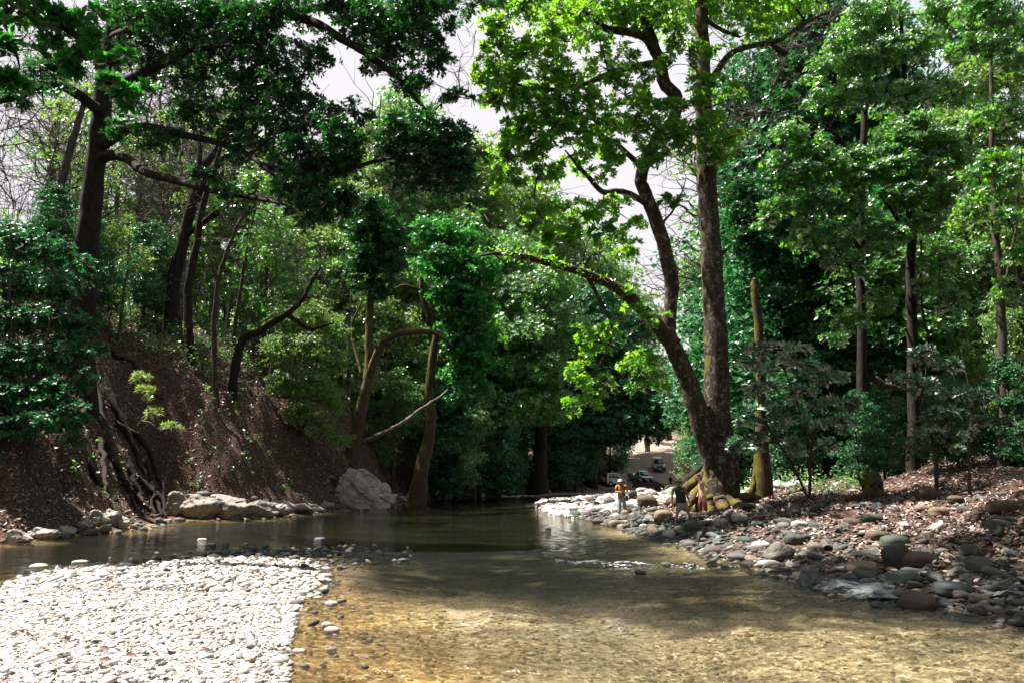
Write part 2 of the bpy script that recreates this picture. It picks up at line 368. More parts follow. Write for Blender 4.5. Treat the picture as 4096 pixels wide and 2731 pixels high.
# ------------------------------------------------------------------ structure: ground, water
def axis(pieces):
    out = [pieces[0][0]]
    for a, b, s in pieces:
        n = max(1, int(round((b-a)/s))); out += list(a+(b-a)*(np.arange(n)+1)/n)
    return np.array(out)
def grid_mesh(name, xs, ys, zf, mat, attrs=None):
    X, Y = np.meshgrid(xs, ys); Z = zf(X, Y); V = np.stack([X, Y, Z], -1).reshape(-1, 3); nx, ny = len(xs), len(ys)
    i = np.arange(ny-1)[:, None]*nx; j = np.arange(nx-1)[None, :]
    F = np.stack([i+j, i+j+1, i+nx+j+1, i+nx+j], -1).reshape(-1, 4)
    return np_mesh(name, V, [F], mat, True, attrs(X.ravel(), Y.ravel()) if attrs else None)
def ground_mat():
    m, t, b, o = M('ground')
    def at(n): a = N(t, 'ShaderNodeAttribute', attribute_name=n); return a.outputs['Fac']
    v = coords(t)
    n1 = noise(t, v, 1.3, 6, .6); n2 = noise(t, v, 9, 5, .65); n3 = noise(t, v, 40, 3, .7)
    soil = ramp(t, n2, [(.3, (.02, .012, .009)), (.5, (.075, .044, .032)), (.72, (.17, .105, .078))])
    soil = mixc(t, ramp(t, n1, [(.4, (0, 0, 0)), (.65, (.6, .6, .6))]), soil, (.035, .03, .024))
    vo = N(t, 'ShaderNodeTexVoronoi'); vo.inputs['Scale'].default_value = 13; t.links.new(v, vo.inputs['Vector'])
    sep = N(t, 'ShaderNodeSeparateColor'); t.links.new(vo.outputs['Color'], sep.inputs[0])
    shal = ramp(t, sep.outputs[0], [(0, (.12, .075, .030)), (.35, (.32, .21, .09)), (.7, (.46, .33, .17)), (.93, (.58, .47, .31)), (1, (.65, .6, .5))])
    grey = ramp(t, sep.outputs[0], [(0, (.15, .125, .085)), (.5, (.34, .29, .21)), (.9, (.50, .44, .34)), (1, (.65, .62, .55))])
    deep = ramp(t, n2, [(.3, (.003, .006, .003)), (.7, (.009, .015, .007))])  # near-black pool bed, tree shade and dark reflections painted in
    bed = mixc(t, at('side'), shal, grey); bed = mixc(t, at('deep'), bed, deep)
    grav = ramp(t, n3, [(.3, (.04, .034, .03)), (.7, (.15, .135, .12))])
    road = ramp(t, n2, [(.3, (.10, .07, .055)), (.7, (.34, .26, .22))])
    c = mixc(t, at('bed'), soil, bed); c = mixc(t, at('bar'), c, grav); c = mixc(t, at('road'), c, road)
    t.links.new(c, b.inputs['Base Color']); b.inputs['Roughness'].default_value = .95; b.inputs['Specular IOR Level'].default_value = .1
    h = math_n(t, 'ADD', n2, math_n(t, 'MULTIPLY', vo.outputs['Distance'], .5)); bump(t, h, .8, .08, b.inputs['Normal']); return m
def g_attrs(x, y):
    z, dl, dr, db, f = zones(x, y); dmax = np.maximum(np.maximum(dl, dr), db)
    bed = 1-sstep(-.15, .12, dmax)
    deep_shade_c = sstep(12.2, 16.5, y+.3*np.clip(x, -3, 6))*sstep(.2, 1.8, -dmax)*(.80+.17*sstep(18, 26, y))  # deep pool, spread wider to paint the canopy's shade onto the bed
    deep_shade_c = np.maximum(deep_shade_c, sstep(-7, -9.5, x)*sstep(13, 16, y)*sstep(.3, 1.5, -dmax))
    deep_shade_c = np.clip(deep_shade_c+sstep(.9, 1.6, -dmax)*.0, 0, 1)
    side = sstep(-1.5, 1.5, x+.35*(y-8))
    bar = ((db > 0) | ((dr > 0) & (y > 30) & (x < 7))).astype(float)
    return dict(bed=bed, deep=deep_shade_c, side=side, bar=bar, road=f*(y > 80))
xs = axis([(-400, -120, 20), (-120, -50, 2.5), (-50, -24, .5), (-24, 14, .17), (14, 40, .4), (40, 120, 2.5), (120, 400, 20)])
ys = axis([(-30, 3, 1.0), (3, 48, .17), (48, 100, .4), (100, 180, 1.5), (180, 420, 12)])
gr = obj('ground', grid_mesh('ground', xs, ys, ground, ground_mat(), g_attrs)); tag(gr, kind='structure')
def water_mat():
    m, t, b, o = M('water'); t.nodes.remove(b); v = coords(t, 'Object', (1, 1.9, 1))
    w1 = noise(t, v, 1.1, 3, .5); w2 = noise(t, v, 4.5, 4, .6); w3 = noise(t, v, 16, 3, .6)
    calm = N(t, 'ShaderNodeAttribute', attribute_name='calm').outputs['Fac']
    h = math_n(t, 'ADD', math_n(t, 'MULTIPLY', w2, .8), math_n(t, 'MULTIPLY', w3, .5)); h = math_n(t, 'ADD', h, math_n(t, 'MULTIPLY', w1, 1.0))
    bp = N(t, 'ShaderNodeBump'); bp.inputs['Distance'].default_value = .16; t.links.new(h, bp.inputs['Height'])
    patch = ramp(t, noise(t, v, .35, 2), [(.35, (.45, .45, .45)), (.65, (1, 1, 1))])
    t.links.new(math_n(t, 'MULTIPLY', patch, math_n(t, 'SUBTRACT', 1.0, math_n(t, 'MULTIPLY', calm, .80))), bp.inputs['Strength'])
    tr = N(t, 'ShaderNodeBsdfTransparent'); tr.inputs[0].default_value = (.94, .90, .76, 1)
    rf = N(t, 'ShaderNodeBsdfRefraction'); rf.inputs['IOR'].default_value = 1.2; rf.inputs['Roughness'].default_value = .02; rf.inputs['Color'].default_value = (.94, .90, .76, 1); t.links.new(bp.outputs[0], rf.inputs['Normal'])
    tm = N(t, 'ShaderNodeMixShader'); tm.inputs[0].default_value = .18; t.links.new(tr.outputs[0], tm.inputs[1]); t.links.new(rf.outputs[0], tm.inputs[2])
    gl = N(t, 'ShaderNodeBsdfGlossy'); gl.inputs['Roughness'].default_value = .04; t.links.new(bp.outputs[0], gl.inputs['Normal'])
    fr = N(t, 'ShaderNodeFresnel'); fr.inputs[0].default_value = 1.5; t.links.new(bp.outputs[0], fr.inputs['Normal'])
    mx = N(t, 'ShaderNodeMixShader'); t.links.new(math_n(t, 'MINIMUM', math_n(t, 'MULTIPLY', fr.outputs[0], 1.25), 1.0), mx.inputs[0]); t.links.new(tm.outputs[0], mx.inputs[1]); t.links.new(gl.outputs[0], mx.inputs[2])
    t.links.new(mx.outputs[0], o.inputs[0]); return m
RF = [G(*q) for q in [(556, 562), (600, 563), (640, 566), (690, 566), (735, 567)]]
def ridge(x, y):
    d, s = seg_dist(RF, x, y); return d
def water_z(x, y):
    z = waterz(x, y)-.004; d = ridge(x, y)
    z = z+.07*np.exp(-(d/.35)**2)*(.6+.8*vnoise(x*3, y*3)); rough = np.exp(-(d/1.6)**2)
    c = 1-.9*water_attrs(x, y)['calm']; a = x+.25*y
    return z+rough*.06*(vnoise(x*4+3, y*5)-.5)+c*(.030*(vnoise(a*1.6, y*3.0)-.5)+.030*(vnoise(a*3.3+7, y*5.5)-.5)+.014*(vnoise(a*6.5, y*10)-.5))
def water_attrs(x, y):
    return dict(calm=np.clip(np.maximum(sstep(15, 24, y)*(1-sstep(66, 74, y))*(1-sstep(1, 4, x)*(1-sstep(24, 32, y))), sstep(-6, -9, x)*sstep(12, 14, y)), 0, 1))
wx = axis([(-60, -22, 1.2), (-22, -6, .16), (-6, 10, .075), (10, 90, 1.2)]); wy = axis([(-28, 4, 1.0), (4, 20, .06), (20, 34, .14), (34, 70, .4), (70, 96, .5)])
tag(obj('water', grid_mesh('water', wx, wy, water_z, water_mat(), water_attrs)), kind='structure')
# ------------------------------------------------------------------ unique labels for repeats
LAND = []                                            # (px, py, phrase) things one can find
USED = set()
def auto_label(look, px, py, tail=''):
    order = sorted(LAND, key=lambda l: (l[0]-px)**2+(1.6*(l[1]-py))**2)
    for (lx, ly, ph) in order[:14]:
        dx, dy = px-lx, py-ly
        if abs(dx) > 2.2*abs(dy): rel = 'left of' if dx < 0 else 'right of'
        elif abs(dy) > 2.2*abs(dx): rel = 'above' if dy < 0 else 'below'
        else: rel = ('upper' if dy < 0 else 'lower')+(' left of' if dx < 0 else ' right of')
        s = f'{look}, {rel} {ph}'
        if s not in USED and len(s.split()) <= 16: USED.add(s); return s
    for w in ('second', 'third', 'fourth', 'fifth', 'sixth', 'seventh', 'eighth'):
        for (lx, ly, ph) in order[:6]:
            s = f'{look}, {w} one {"left" if px < lx else "right"} of {ph}'
            if s not in USED: USED.add(s); return s
    return look
LAND += [(80, 250, 'the huge dark left trunk'), (190, 230, 'the vine-draped leaning trunks'), (355, 430, 'the mossy forked trunk'),
         (428, 420, 'the upright mossy trunk'), (538, 440, 'the buttressed central trunk'), (690, 400, 'the leaning mossy twin stem'), (720, 300, 'the tall lichen-spotted trunk'),
         (758, 310, 'the broken-topped stump'), (911, 290, 'the tree with the dangling liana'), (815, 300, 'the dark trunk behind the glossy shrub'), (990, 300, 'the thin right-edge trunk'), (300, 380, 'the bright fine-leaved thicket')]
def gbase(px, Y, sink=.25):
    x = ray(px, 480)[0]/ray(px, 480)[1]*Y; return np.array((x, Y, gz(x, Y)-sink))
def at_(base, q, Y): return P(q[0], q[1], Y)

# ------------------------------------------------------------------ hero: big dark tree on the left bank
b = gbase(76, 36, .8)
t = Tree('broadleaf_tree', b, 'huge dark-trunked tree on top of the steep left bank, long limbs over the river', 'tree', bark=B_DARK, leaf=L_DARK, L=.245, W=.40)
t.limb([b+(-.1, 0, -.3), P(79, 335, 36), P(86, 265, 36), P(90, 218, 36), P(99, 131, 36), P(107, 65, 36), P(119, 0, 36), P(128, -60, 36), P(140, -140, 35)], [.85, .66, .56, .50, .46, .42, .38, .32, .2], 'trunk', 14, 6, .02, .05)
t.limb([P(98, 146, 36), P(110, 140, 35.6), P(126, 130, 35), P(150, 127, 34), P(190, 136, 32), P(235, 148, 30), P(262, 165, 28), P(290, 190, 27)], [.34, .28, .23, .2, .16, .13, .09, .04])
t.limb([P(97, 160, 36), P(112, 155, 35.5), P(128, 159, 34.5), P(145, 172, 33), P(175, 180, 31.5), P(210, 190, 30), P(250, 197, 28.5), P(287, 205, 27)], [.32, .26, .22, .2, .17, .13, .10, .04])
t.limb([P(112, 40, 36), P(160, 20, 34), P(220, 8, 32), P(278, 14, 30), P(297, 17, 29.5), P(320, 25, 29), P(337, 36, 28.5), P(364, 52, 28), P(392, 73, 27.5), P(415, 98, 27), P(440, 125, 26.5)], [.34, .28, .25, .22, .2, .19, .18, .15, .12, .09, .04])
t.limb([P(104, 90, 36), P(150, 70, 33), P(190, 50, 31), P(230, 45, 29)], [.3, .22, .15, .06])
t.limb([P(100, 110, 36), P(60, 85, 32), P(20, 95, 29), P(-30, 110, 27)], [.3, .22, .16, .1])
t.limb([P(280, 14, 30), P(340, 5, 29), P(400, 12, 28), P(440, 8, 27)], [.2, .15, .1, .05])
t.limb([P(262, 165, 28), P(320, 175, 27.5), P(380, 160, 27), P(440, 150, 27)], [.12, .1, .08, .04])
for px, py, Y, rx, ry, d in [
    (178, 22, 32, 34, 24, 1.3), (223, 15, 31, 38, 22, 1.4), (253, 33, 30, 28, 20, 1.3), (312, 52, 29, 22, 14, 1.1), (268, 67, 30, 26, 18, 1.3), (245, 92, 30, 24, 18, 1.3), (290, 90, 29, 26, 18, 1.3),
    (193, 112, 31, 22, 14, 1.0), (238, 122, 30, 24, 15, 1.2), (283, 130, 29, 26, 16, 1.4), (327, 119, 28, 22, 15, 1.2), (253, 152, 30, 22, 13, 1.0), (300, 156, 28, 26, 16, 1.5), (332, 160, 27.5, 24, 18, 1.5),
    (300, 186, 27.5, 26, 15, 1.5), (332, 203, 27, 22, 17, 1.5), (208, 178, 30, 18, 10, .8), (240, 196, 28.5, 20, 11, 1.0), (186, 76, 32, 18, 18, .8), (345, 140, 27, 16, 22, 1.2), (310, 215, 27, 16, 14, 1.1),
    (392, 12, 28, 34, 18, 1.3), (425, 10, 27, 26, 18, 1.2), (398, 36, 28, 26, 14, 1.1), (359, 28, 28.5, 24, 12, 1.1), (378, 60, 28, 20, 10, .9), (428, 55, 27, 18, 16, 1.0), (409, 80, 27, 20, 12, 1.0), (455, 97, 26.5, 16, 8, .9),
    (406, 132, 27, 24, 18, 1.6), (440, 136, 26.5, 26, 18, 1.6), (460, 156, 26.5, 18, 16, 1.5), (420, 170, 27, 28, 16, 1.6), (398, 152, 27, 18, 18, 1.4), (452, 180, 26.5, 20, 12, 1.3), (434, 33, 27, 14, 12, .9), (359, 112, 28, 12, 10, .8),
    (470, 6, 27, 24, 8, .9), (330, 5, 29, 30, 12, 1.2), (140, 12, 33, 30, 16, 1.2), (150, 55, 33, 24, 18, 1.0), (215, 60, 31, 22, 18, 1.0), (286, 10, 29, 30, 12, 1.2),
    (40, 70, 29, 26, 14, .8), (20, 100, 29, 20, 12, .6), (130, 100, 33, 16, 12, .8), (160, 140, 33, 24, 12, .8), (120, 128, 34, 16, 10, .7)]:
    c, r = CL(px, py, Y, rx*1.28, ry*1.28, (rx+ry)*.75); t.clump(c, r, d)
t.done(); LT = t.root
# liana-like exposed roots down the bank below it
g = Geo()
# ------------------------------------------------------------------ near big-leaved tree at the upper left edge
b = np.array((-26., 17., gz(-26., 17.)-.5))
t = Tree('broadleaf_tree', b, 'big-leaved tree on the left bank whose leaves hang in from the upper left corner', 'tree', bark=B_DARK, leaf=L_EMER, L=.36, W=.46)
t.limb([b, b+(.6, .3, 5), b+(1.5, .3, 11), b+(3, .5, 17)], [.75, .6, .5, .35], 'trunk', 12)
t.limb([b+(1.6, .3, 12), b+(6, 1.5, 15.5), P(20, 5, 22), P(60, 25, 22), P(100, 55, 22), P(108, 85, 22)], [.3, .25, .16, .12, .09, .04])
t.limb([b+(3, .5, 17), np.array((-19, 19.5, 22)), np.array((-13, 19, 24.5)), np.array((-8, 17.5, 25.5)), np.array((-2, 15.5, 25.5))], [.35, .30, .24, .15, .05])
t.limb([np.array((-19, 19.5, 22)), np.array((-17, 23.5, 24)), np.array((-14.5, 26, 26))], [.25, .18, .06])
for px, py, Y, rx, ry, d in [(8, 10, 21, 34, 24, 1.3), (45, 8, 21.5, 34, 20, 1.3), (15, 50, 21, 26, 18, 1.0), (60, 35, 22, 24, 16, 1.0), (95, 45, 22, 20, 16, 1.1), (118, 62, 21.5, 22, 18, 1.2), (105, 84, 21, 22, 14, 1.5), (130, 92, 21, 18, 13, 1.3), (88, 18, 22, 22, 16, 1.0), (70, 60, 21.5, 16, 12, .8), (12, 80, 20.5, 14, 10, .6)]:
    c, r = CL(px, py, Y, rx, ry); t.clump(c, r, d)
SHADE_OVER = [(-15, 23.5, 25, 2.2), (-12.5, 22, 25.5, 2.2), (-13, 18.8, 25, 2.0), (-10.5, 20.3, 25.5, 2.2), (-10.5, 17.6, 25, 2.0), (-8, 15.9, 25.5, 2.0), (-8, 19, 25.5, 2.0), (-5.5, 14.8, 25.5, 1.9), (-5.3, 18, 25.5, 2.0), (-3, 13.9, 26, 1.8), (-2.8, 17, 26, 1.9), (-.8, 15.3, 26, 1.7), (-13, 26, 26, 2.4), (-16, 27, 26, 2.4), (-18.5, 24.5, 25, 2.4), (-10, 24.5, 26, 2.2)]  # unseen clumps above the frame, placed to cast shade on the river
for x_, y_, z_, r in SHADE_OVER: t.clump((x_, y_, z_), (r*1.1, r*1.05, r*.55), .95)
t.done()

# ------------------------------------------------------------------ hero: twin tree on the right shore
b = gbase(716, 34, .3)
t = Tree('twin_stem_tree', b, 'tall twin-stemmed tree with mossy buttress roots beside the two men', 'tree', bark=B_TWIN, leaf=L_BRIGHT, L=.255, W=.45)
Yt = 34
t.limb([b+(.05, 0, -.2), P(722, 470, Yt), P(719, 430, Yt), P(717, 390, Yt), P(714, 305, Yt), P(709, 218, Yt), P(705, 152, Yt), P(703, 65, Yt), P(701, 0, Yt), P(698, -90, Yt)], [1.0, .78, .62, .57, .51, .46, .42, .36, .30, .2], 'trunk', 18, 6, .02, .05)
t.limb([P(718, 488, 33.9), P(714, 462, 33.8), P(703, 428, 33.7), P(693, 395, 33.6), P(680, 360, 33.5), P(668, 332, 33.4), P(671, 300, 33.3), P(671, 278, 33.2), P(660, 232, 33), P(645, 192, 33), P(641, 178, 33), P(652, 148, 33), P(673, 120, 33), P(676, 98, 33), P(664, 82, 33), P(660, 62, 33), P(652, 42, 33), P(644, 15, 33), P(638, -20, 33), P(630, -90, 33)],
       [.40, .48, .50, .44, .40, .36, .30, .34, .32, .30, .29, .28, .28, .30, .30, .28, .28, .26, .22, .1], 'second_trunk', 14, 5, .01, .04)
t.limb([P(674, 345, 33.4), P(660, 328, 33.2), P(645, 312, 33), P(628, 296, 32), P(610, 284, 31.5), P(592, 276, 31), P(575, 270, 30.5), P(550, 263, 30), P(522, 256, 29.5), P(498, 253, 29), P(478, 256, 29)], [.42, .36, .30, .26, .22, .19, .17, .15, .12, .08, .03], mat=B_MOSS)
t.epiphytes([P(674, 345, 33.4), P(660, 328, 33.2), P(645, 312, 33), P(628, 296, 32), P(610, 284, 31.5), P(592, 276, 31), P(575, 270, 30.5), P(550, 263, 30), P(522, 256, 29.5), P(498, 253, 29)], 900)
t.epiphytes([P(653, 48, 33), P(645, 37, 32.6), P(629, 32, 32), P(607, 29, 31.5), P(597, 20, 31), P(589, 13, 30.7), P(569, 11, 30)], 300)
t.epiphytes([P(710, 82, 34), P(718, 70, 33.8), P(728, 56, 33.6), P(740, 49, 33.4), P(752, 46, 33.3), P(773, 42, 33.2), P(796, 29, 33.2)], 350)
t.limb([P(652, 207, 33), P(639, 199, 32.6), P(628, 193, 32), P(616, 191, 31.5), P(604, 192, 31), P(596, 186, 30.6), P(588, 176, 30), P(578, 166, 29.5), P(565, 150, 29)], [.16, .15, .14, .13, .12, .11, .10, .08, .03])
t.limb([P(653, 48, 33), P(645, 37, 32.6), P(629, 32, 32), P(607, 29, 31.5), P(597, 20, 31), P(589, 13, 30.7), P(569, 11, 30), P(557, 3, 29.5), P(530, -15, 29)], [.24, .22, .20, .17, .15, .14, .12, .10, .05])
t.limb([P(710, 82, 34), P(718, 70, 33.8), P(728, 56, 33.6), P(740, 49, 33.4), P(752, 46, 33.3), P(773, 42, 33.2), P(783, 38, 33.2), P(796, 29, 33.2), P(812, 19, 33.2), P(830, 12, 33.2)], [.2, .17, .15, .14, .14, .13, .11, .09, .07, .04])
t.limb([P(702, 14, 34), P(708, 21, 33.9), P(722, 30, 33.6), P(740, 37, 33.3)], [.12, .11, .1, .06])
t.limb([P(661, 250, 33), P(663, 224, 33.1), P(672, 212, 33.2), P(681, 195, 33.3), P(686, 178, 33.3)], [.07, .06, .05, .04, .02])
t.limb([P(586, 274, 31), P(600, 300, 31), P(612, 330, 31), P(600, 365, 31), P(590, 395, 31)], [.10, .08, .06, .05, .02])
t.limb([P(660, 62, 33), P(620, 70, 31), P(580, 85, 29.5), P(540, 90, 28.5), P(505, 80, 28)], [.18, .14, .11, .08, .03])
t.limb([P(645, 170, 33), P(610, 140, 31), P(570, 130, 29.5), P(530, 140, 28.5)], [.14, .11, .08, .03])
for px, py, Y, rx, ry, d in [
    (521, 10, 28, 30, 14, 1.0), (497, 22, 28, 18, 12, .9), (489, 38, 27.5, 12, 10, 1.0), (513, 40, 28, 18, 10, 1.0), (489, 66, 27.5, 16, 16, 1.1), (520, 56, 28, 20, 12, 1.1), (545, 56, 28.5, 18, 12, .9), (568, 42, 29, 18, 10, .8),
    (513, 82, 28, 22, 15, 1.3), (545, 80, 28.5, 20, 14, 1.2), (576, 74, 29, 20, 13, 1.0), (608, 70, 30, 18, 12, .8), (494, 98, 27.5, 15, 14, 1.1), (527, 103, 28, 20, 14, 1.4), (560, 100, 28.5, 20, 14, 1.4), (592, 100, 29, 20, 14, 1.1), (520, 128, 28, 22, 14, 1.4),
    (552, 127, 28.5, 20, 14, 1.4), (584, 128, 29.3, 20, 14, 1.3), (614, 124, 30, 18, 14, 1.1), (508, 155, 28, 18, 14, 1.3), (543, 156, 28.5, 20, 14, 1.2), (576, 154, 29, 18, 12, .9), (608, 150, 30, 20, 12, 1.0), (625, 95, 30.5, 16, 12, .9), (648, 78, 31.5, 12, 12, .8), (628, 58, 31, 16, 12, .8), (600, 40, 30, 18, 11, .8), (622, 15, 31, 18, 11, .8), (588, 14, 30, 18, 10, .8), (600, 176, 30, 18, 8, .8), (640, 96, 31, 10, 10, .8), (690, 65, 32.5, 10, 14, .6), (560, 15, 29, 16, 10, .9), (545, 34, 28.5, 14, 9, .9), (508, 180, 28, 15, 12, 1.1), (537, 178, 28.5, 16, 10, 1.0), (558, 170, 29, 14, 9, .8),
    (640, 122, 31.5, 16, 14, 1.2), (664, 110, 32, 18, 14, 1.1), (672, 138, 32, 20, 14, 1.5), (650, 154, 31.5, 18, 12, 1.3), (697, 136, 32, 16, 14, 1.5), (714, 122, 32.3, 14, 12, 1.1), (730, 138, 32.5, 14, 12, 1.1), (712, 152, 32, 18, 10, 1.1),
    (704, 80, 32, 16, 9, 1.0), (728, 91, 32.5, 14, 6, 1.0), (704, 51, 32, 14, 7, .9), (664, 60, 32, 12, 9, .7), (674, 34, 32, 14, 12, .8), (660, 14, 32, 16, 10, .8), (690, 100, 32, 14, 8, .9), (741, 20, 33, 16, 10, .6), (755, 28, 33, 12, 9, .6),
    (537, 212, 28.5, 14, 11, 1.0), (560, 208, 29, 14, 11, .9), (584, 214, 29.5, 15, 12, 1.1), (612, 208, 30.5, 16, 10, .9), (632, 222, 31, 12, 10, .8), (568, 232, 29.5, 16, 11, 1.1), (545, 232, 29, 12, 12, 1.0), (606, 232, 30, 16, 11, 1.0), (624, 248, 31, 14, 9, .9), (664, 198, 32.5, 6, 6, .6), (679, 205, 32.5, 8, 6, .7),
    (585, 335, 30.8, 14, 9, .7), (608, 330, 31, 13, 10, .9), (592, 348, 31, 14, 8, .8), (580, 372, 31, 14, 12, 1.0), (598, 388, 31, 16, 14, 1.0), (578, 402, 31.2, 12, 10, .9), (640, 360, 32, 18, 12, .9), (650, 385, 32, 18, 12, .9), (632, 300, 32, 14, 10, .6), (655, 320, 32.2, 12, 8, .6), (560, 265, 30, 14, 6, .6)]:
    c, r = CL(px, py, Y, rx*1.16, ry*1.18, (rx+ry)*.75); t.clump(c, r, d*.92, per=7)
# out of frame crown top, its forward clumps added to shade the right bank
for dx, dy, dz, r in [(-3, -3, 25, 3.0), (1, -1, 27, 3.2), (-6, -1, 24.5, 2.6), (4, 0, 26, 2.8), (0, 3, 28, 3), (-7, -12, 24, 2.2), (-4, -10, 24.5, 2.2), (-1, -9, 25, 2.2), (2, -8, 25, 2.4), (-9, -15, 23, 1.8), (-4, -14, 23.5, 2.0), (0, -13, 24, 2.0), (4, -12, 24, 2.0), (5, -6, 25, 2.4)]: t.clump(b+(dx, dy, dz), (r, r, r*.6), .8)
# buttress roots
for k, (dx, dy, dz, rr) in enumerate([(-.9, -1.5, -.45, .26), (-.1, -1.9, -.5, .30), (.8, -1.8, -.35, .30), (1.9, -1.1, 0, .32), (2.9, -.4, .15, .24), (-1.6, .5, .2, .24), (1.5, 1.5, .2, .3)]):
    g = Geo(); e = np.array((dx, dy, 0.)); e[2] = gz(b[0]+dx, b[1]+dy)-b[2]-.12
    m = e*.42+np.array((0, 0, .55+.25*rr)); m[2] = max(m[2], gz(b[0]+m[0], b[1]+m[1])-b[2]+.25)
    tube(g, [np.array((dx*.08, dy*.08, 1.9+.4*(k % 3))), e*.2+np.array((0, 0, 1.15)), m, e*.75+np.array((0, 0, max(.1, e[2]*.25+.12))), e], [rr*1.15, rr*1.3, rr*1.1, rr*.75, rr*.3], 10, 5, .03, .07)
    obj('root', g.mesh('root', B_MOSS, True), t.root)
t.done()

# ------------------------------------------------------------------ other hero trunks
def hero(name, px, Y, label, trunk, rad, limbs=(), clumps=(), bark=B_MOSS, leaf=L_EMER, L=.28, W=.45, K=6, group=None, cat='tree', fancy=True, sink=.4):
    b = gbase(px, Y, sink); t = Tree(name, b, label, cat, group, bark, leaf, L, W, K, fancy)
    t.limb([b]+[P(*q) for q in trunk], rad, 'trunk', 12, 5, .02, .04)
    for pts, r in limbs: t.limb([P(*q) for q in pts], r, 'limb', 8, 5, .02, .04)
    for px_, py_, Y_, rx, ry, d in clumps:
        c, r = CL(px_, py_, Y_, rx, ry, (rx+ry)*.7); t.clump(c, r, d)
    return t.done()
hero('mossy_forked_tree', 347, 56, 'mossy forked tree leaning right behind the big grey outcrop', [(350, 462, 56), (356, 436, 56), (361, 410, 56), (369, 372, 56), (369, 340, 56), (370, 312, 56), (373, 275, 56), (378, 240, 56)], [.85, .60, .48, .43, .40, .32, .28, .24, .18],
     [([(368, 376, 56), (376, 357, 55.7), (384, 341, 55.4), (400, 333, 55), (420, 331, 54.6), (436, 333, 54.3), (446, 340, 54), (453, 346, 54)], [.36, .33, .30, .27, .23, .19, .14, .05]),
      ([(361, 372, 56), (352, 330, 57), (362, 300, 57)], [.12, .1, .05])],
     [(372, 206, 55, 24, 14, 1.5), (362, 230, 55, 18, 18, 1.6), (388, 232, 55, 18, 20, 1.7), (372, 258, 55, 22, 16, 1.8), (394, 262, 55, 12, 18, 1.4), (356, 276, 55, 12, 14, 1.1), (374, 288, 55, 16, 12, 1.4)], bark=B_MOSSY, leaf=L_DARK, L=.34)
hero('mossy_tree', 417, 62, 'upright mossy tree with emerald crown spilling right, above the gravel shore', [(421, 472, 62), (428, 442, 62), (431, 415, 62), (429, 392, 62), (434, 350, 62), (436, 332, 62), (428, 312, 62), (421, 285, 62), (425, 250, 62)], [.85, .62, .50, .44, .40, .36, .32, .27, .2, .1],
     [([(433, 385, 62), (440, 378, 61.6), (447, 375, 61.2)], [.2, .17, .12]), ([(436, 335, 62), (455, 305, 61), (472, 290, 60), (485, 300, 60)], [.3, .22, .14, .05]), ([(422, 290, 62), (405, 285, 61), (395, 288, 61)], [.15, .1, .05]),
      ([(455, 305, 61), (465, 340, 60), (470, 380, 60)], [.15, .12, .05])],
     [(436, 232, 61, 26, 16, 1.5), (462, 240, 61, 20, 16, 1.5), (440, 262, 60, 26, 16, 1.6), (470, 270, 60, 20, 18, 1.7), (452, 292, 60, 24, 15, 1.7), (478, 302, 60, 18, 16, 1.7), (462, 320, 60, 24, 15, 1.8), (484, 336, 60, 14, 14, 1.5), (466, 346, 60, 20, 15, 1.8), (478, 362, 60, 16, 14, 1.6), (462, 374, 60, 18, 14, 1.6), (480, 388, 60, 12, 10, 1.2), (460, 396, 60, 14, 8, 1.0), (490, 270, 60, 12, 14, 1.2)], bark=B_MOSSY, leaf=L_EMER, L=.34)
hero('vine_draped_tree', 165, 47, 'vine-draped leaning tree with thick dark trunk up on the left slope', [(172, 290, 47), (182, 245, 47), (190, 215, 47), (196, 190, 47), (206, 165, 47), (222, 140, 47), (235, 110, 47)], [.6, .46, .38, .34, .30, .24, .16, .1],
     [([(196, 200, 47), (212, 170, 46.5), (235, 150, 46), (262, 130, 46)], [.3, .25, .18, .08]), ([(186, 235, 47), (215, 215, 46), (250, 195, 45), (285, 175, 45)], [.2, .16, .12, .05]), ([(194, 195, 47), (200, 150, 47), (190, 110, 48), (195, 70, 48)], [.22, .18, .13, .05])],
     [(240, 110, 47, 26, 14, .5), (200, 70, 48, 24, 14, .4), (285, 165, 45, 20, 12, .5)], bark=B_DARK, leaf=L_MID, L=.25)
hero('vine_draped_tree', 182, 45, 'slimmer leaning trunk just right of the thick vine-draped one', [(188, 290, 45), (197, 240, 45), (204, 200, 45), (214, 170, 45), (228, 120, 45)], [.3, .25, .22, .19, .15, .06], [([(200, 225, 45), (230, 200, 44), (262, 172, 44)], [.15, .12, .05])], [(230, 130, 45, 18, 10, .4)], bark=B_DARK, leaf=L_MID, L=.25)
hero('crooked_tree', 213, 43, 'thin crooked pale trunk forking in front of the left slope', [(214, 340, 43), (216, 300, 43), (219, 275, 43), (226, 255, 43), (238, 225, 43), (250, 205, 43), (262, 175, 43)], [.17, .15, .14, .13, .12, .10, .08, .04],
     [([(218, 285, 43), (212, 262, 43), (206, 250, 43)], [.1, .08, .03])], [(258, 180, 43, 22, 12, .5)], bark=B_THIN, leaf=L_MID, L=.2)
hero('leaning_tree', 226, 46, 'dark bare leaning stem crossing the left slope toward the river', [(240, 345, 46), (262, 330, 46), (285, 315, 46), (300, 302, 46), (310, 285, 46), (322, 265, 46)], [.3, .26, .23, .2, .15, .11, .05],
     [([(287, 314, 46), (298, 322, 46), (310, 328, 46), (322, 326, 46), (334, 322, 46)], [.14, .13, .12, .1, .05])], [(322, 262, 46, 14, 10, .5)], bark=B_DARK, leaf=L_MID, L=.22)
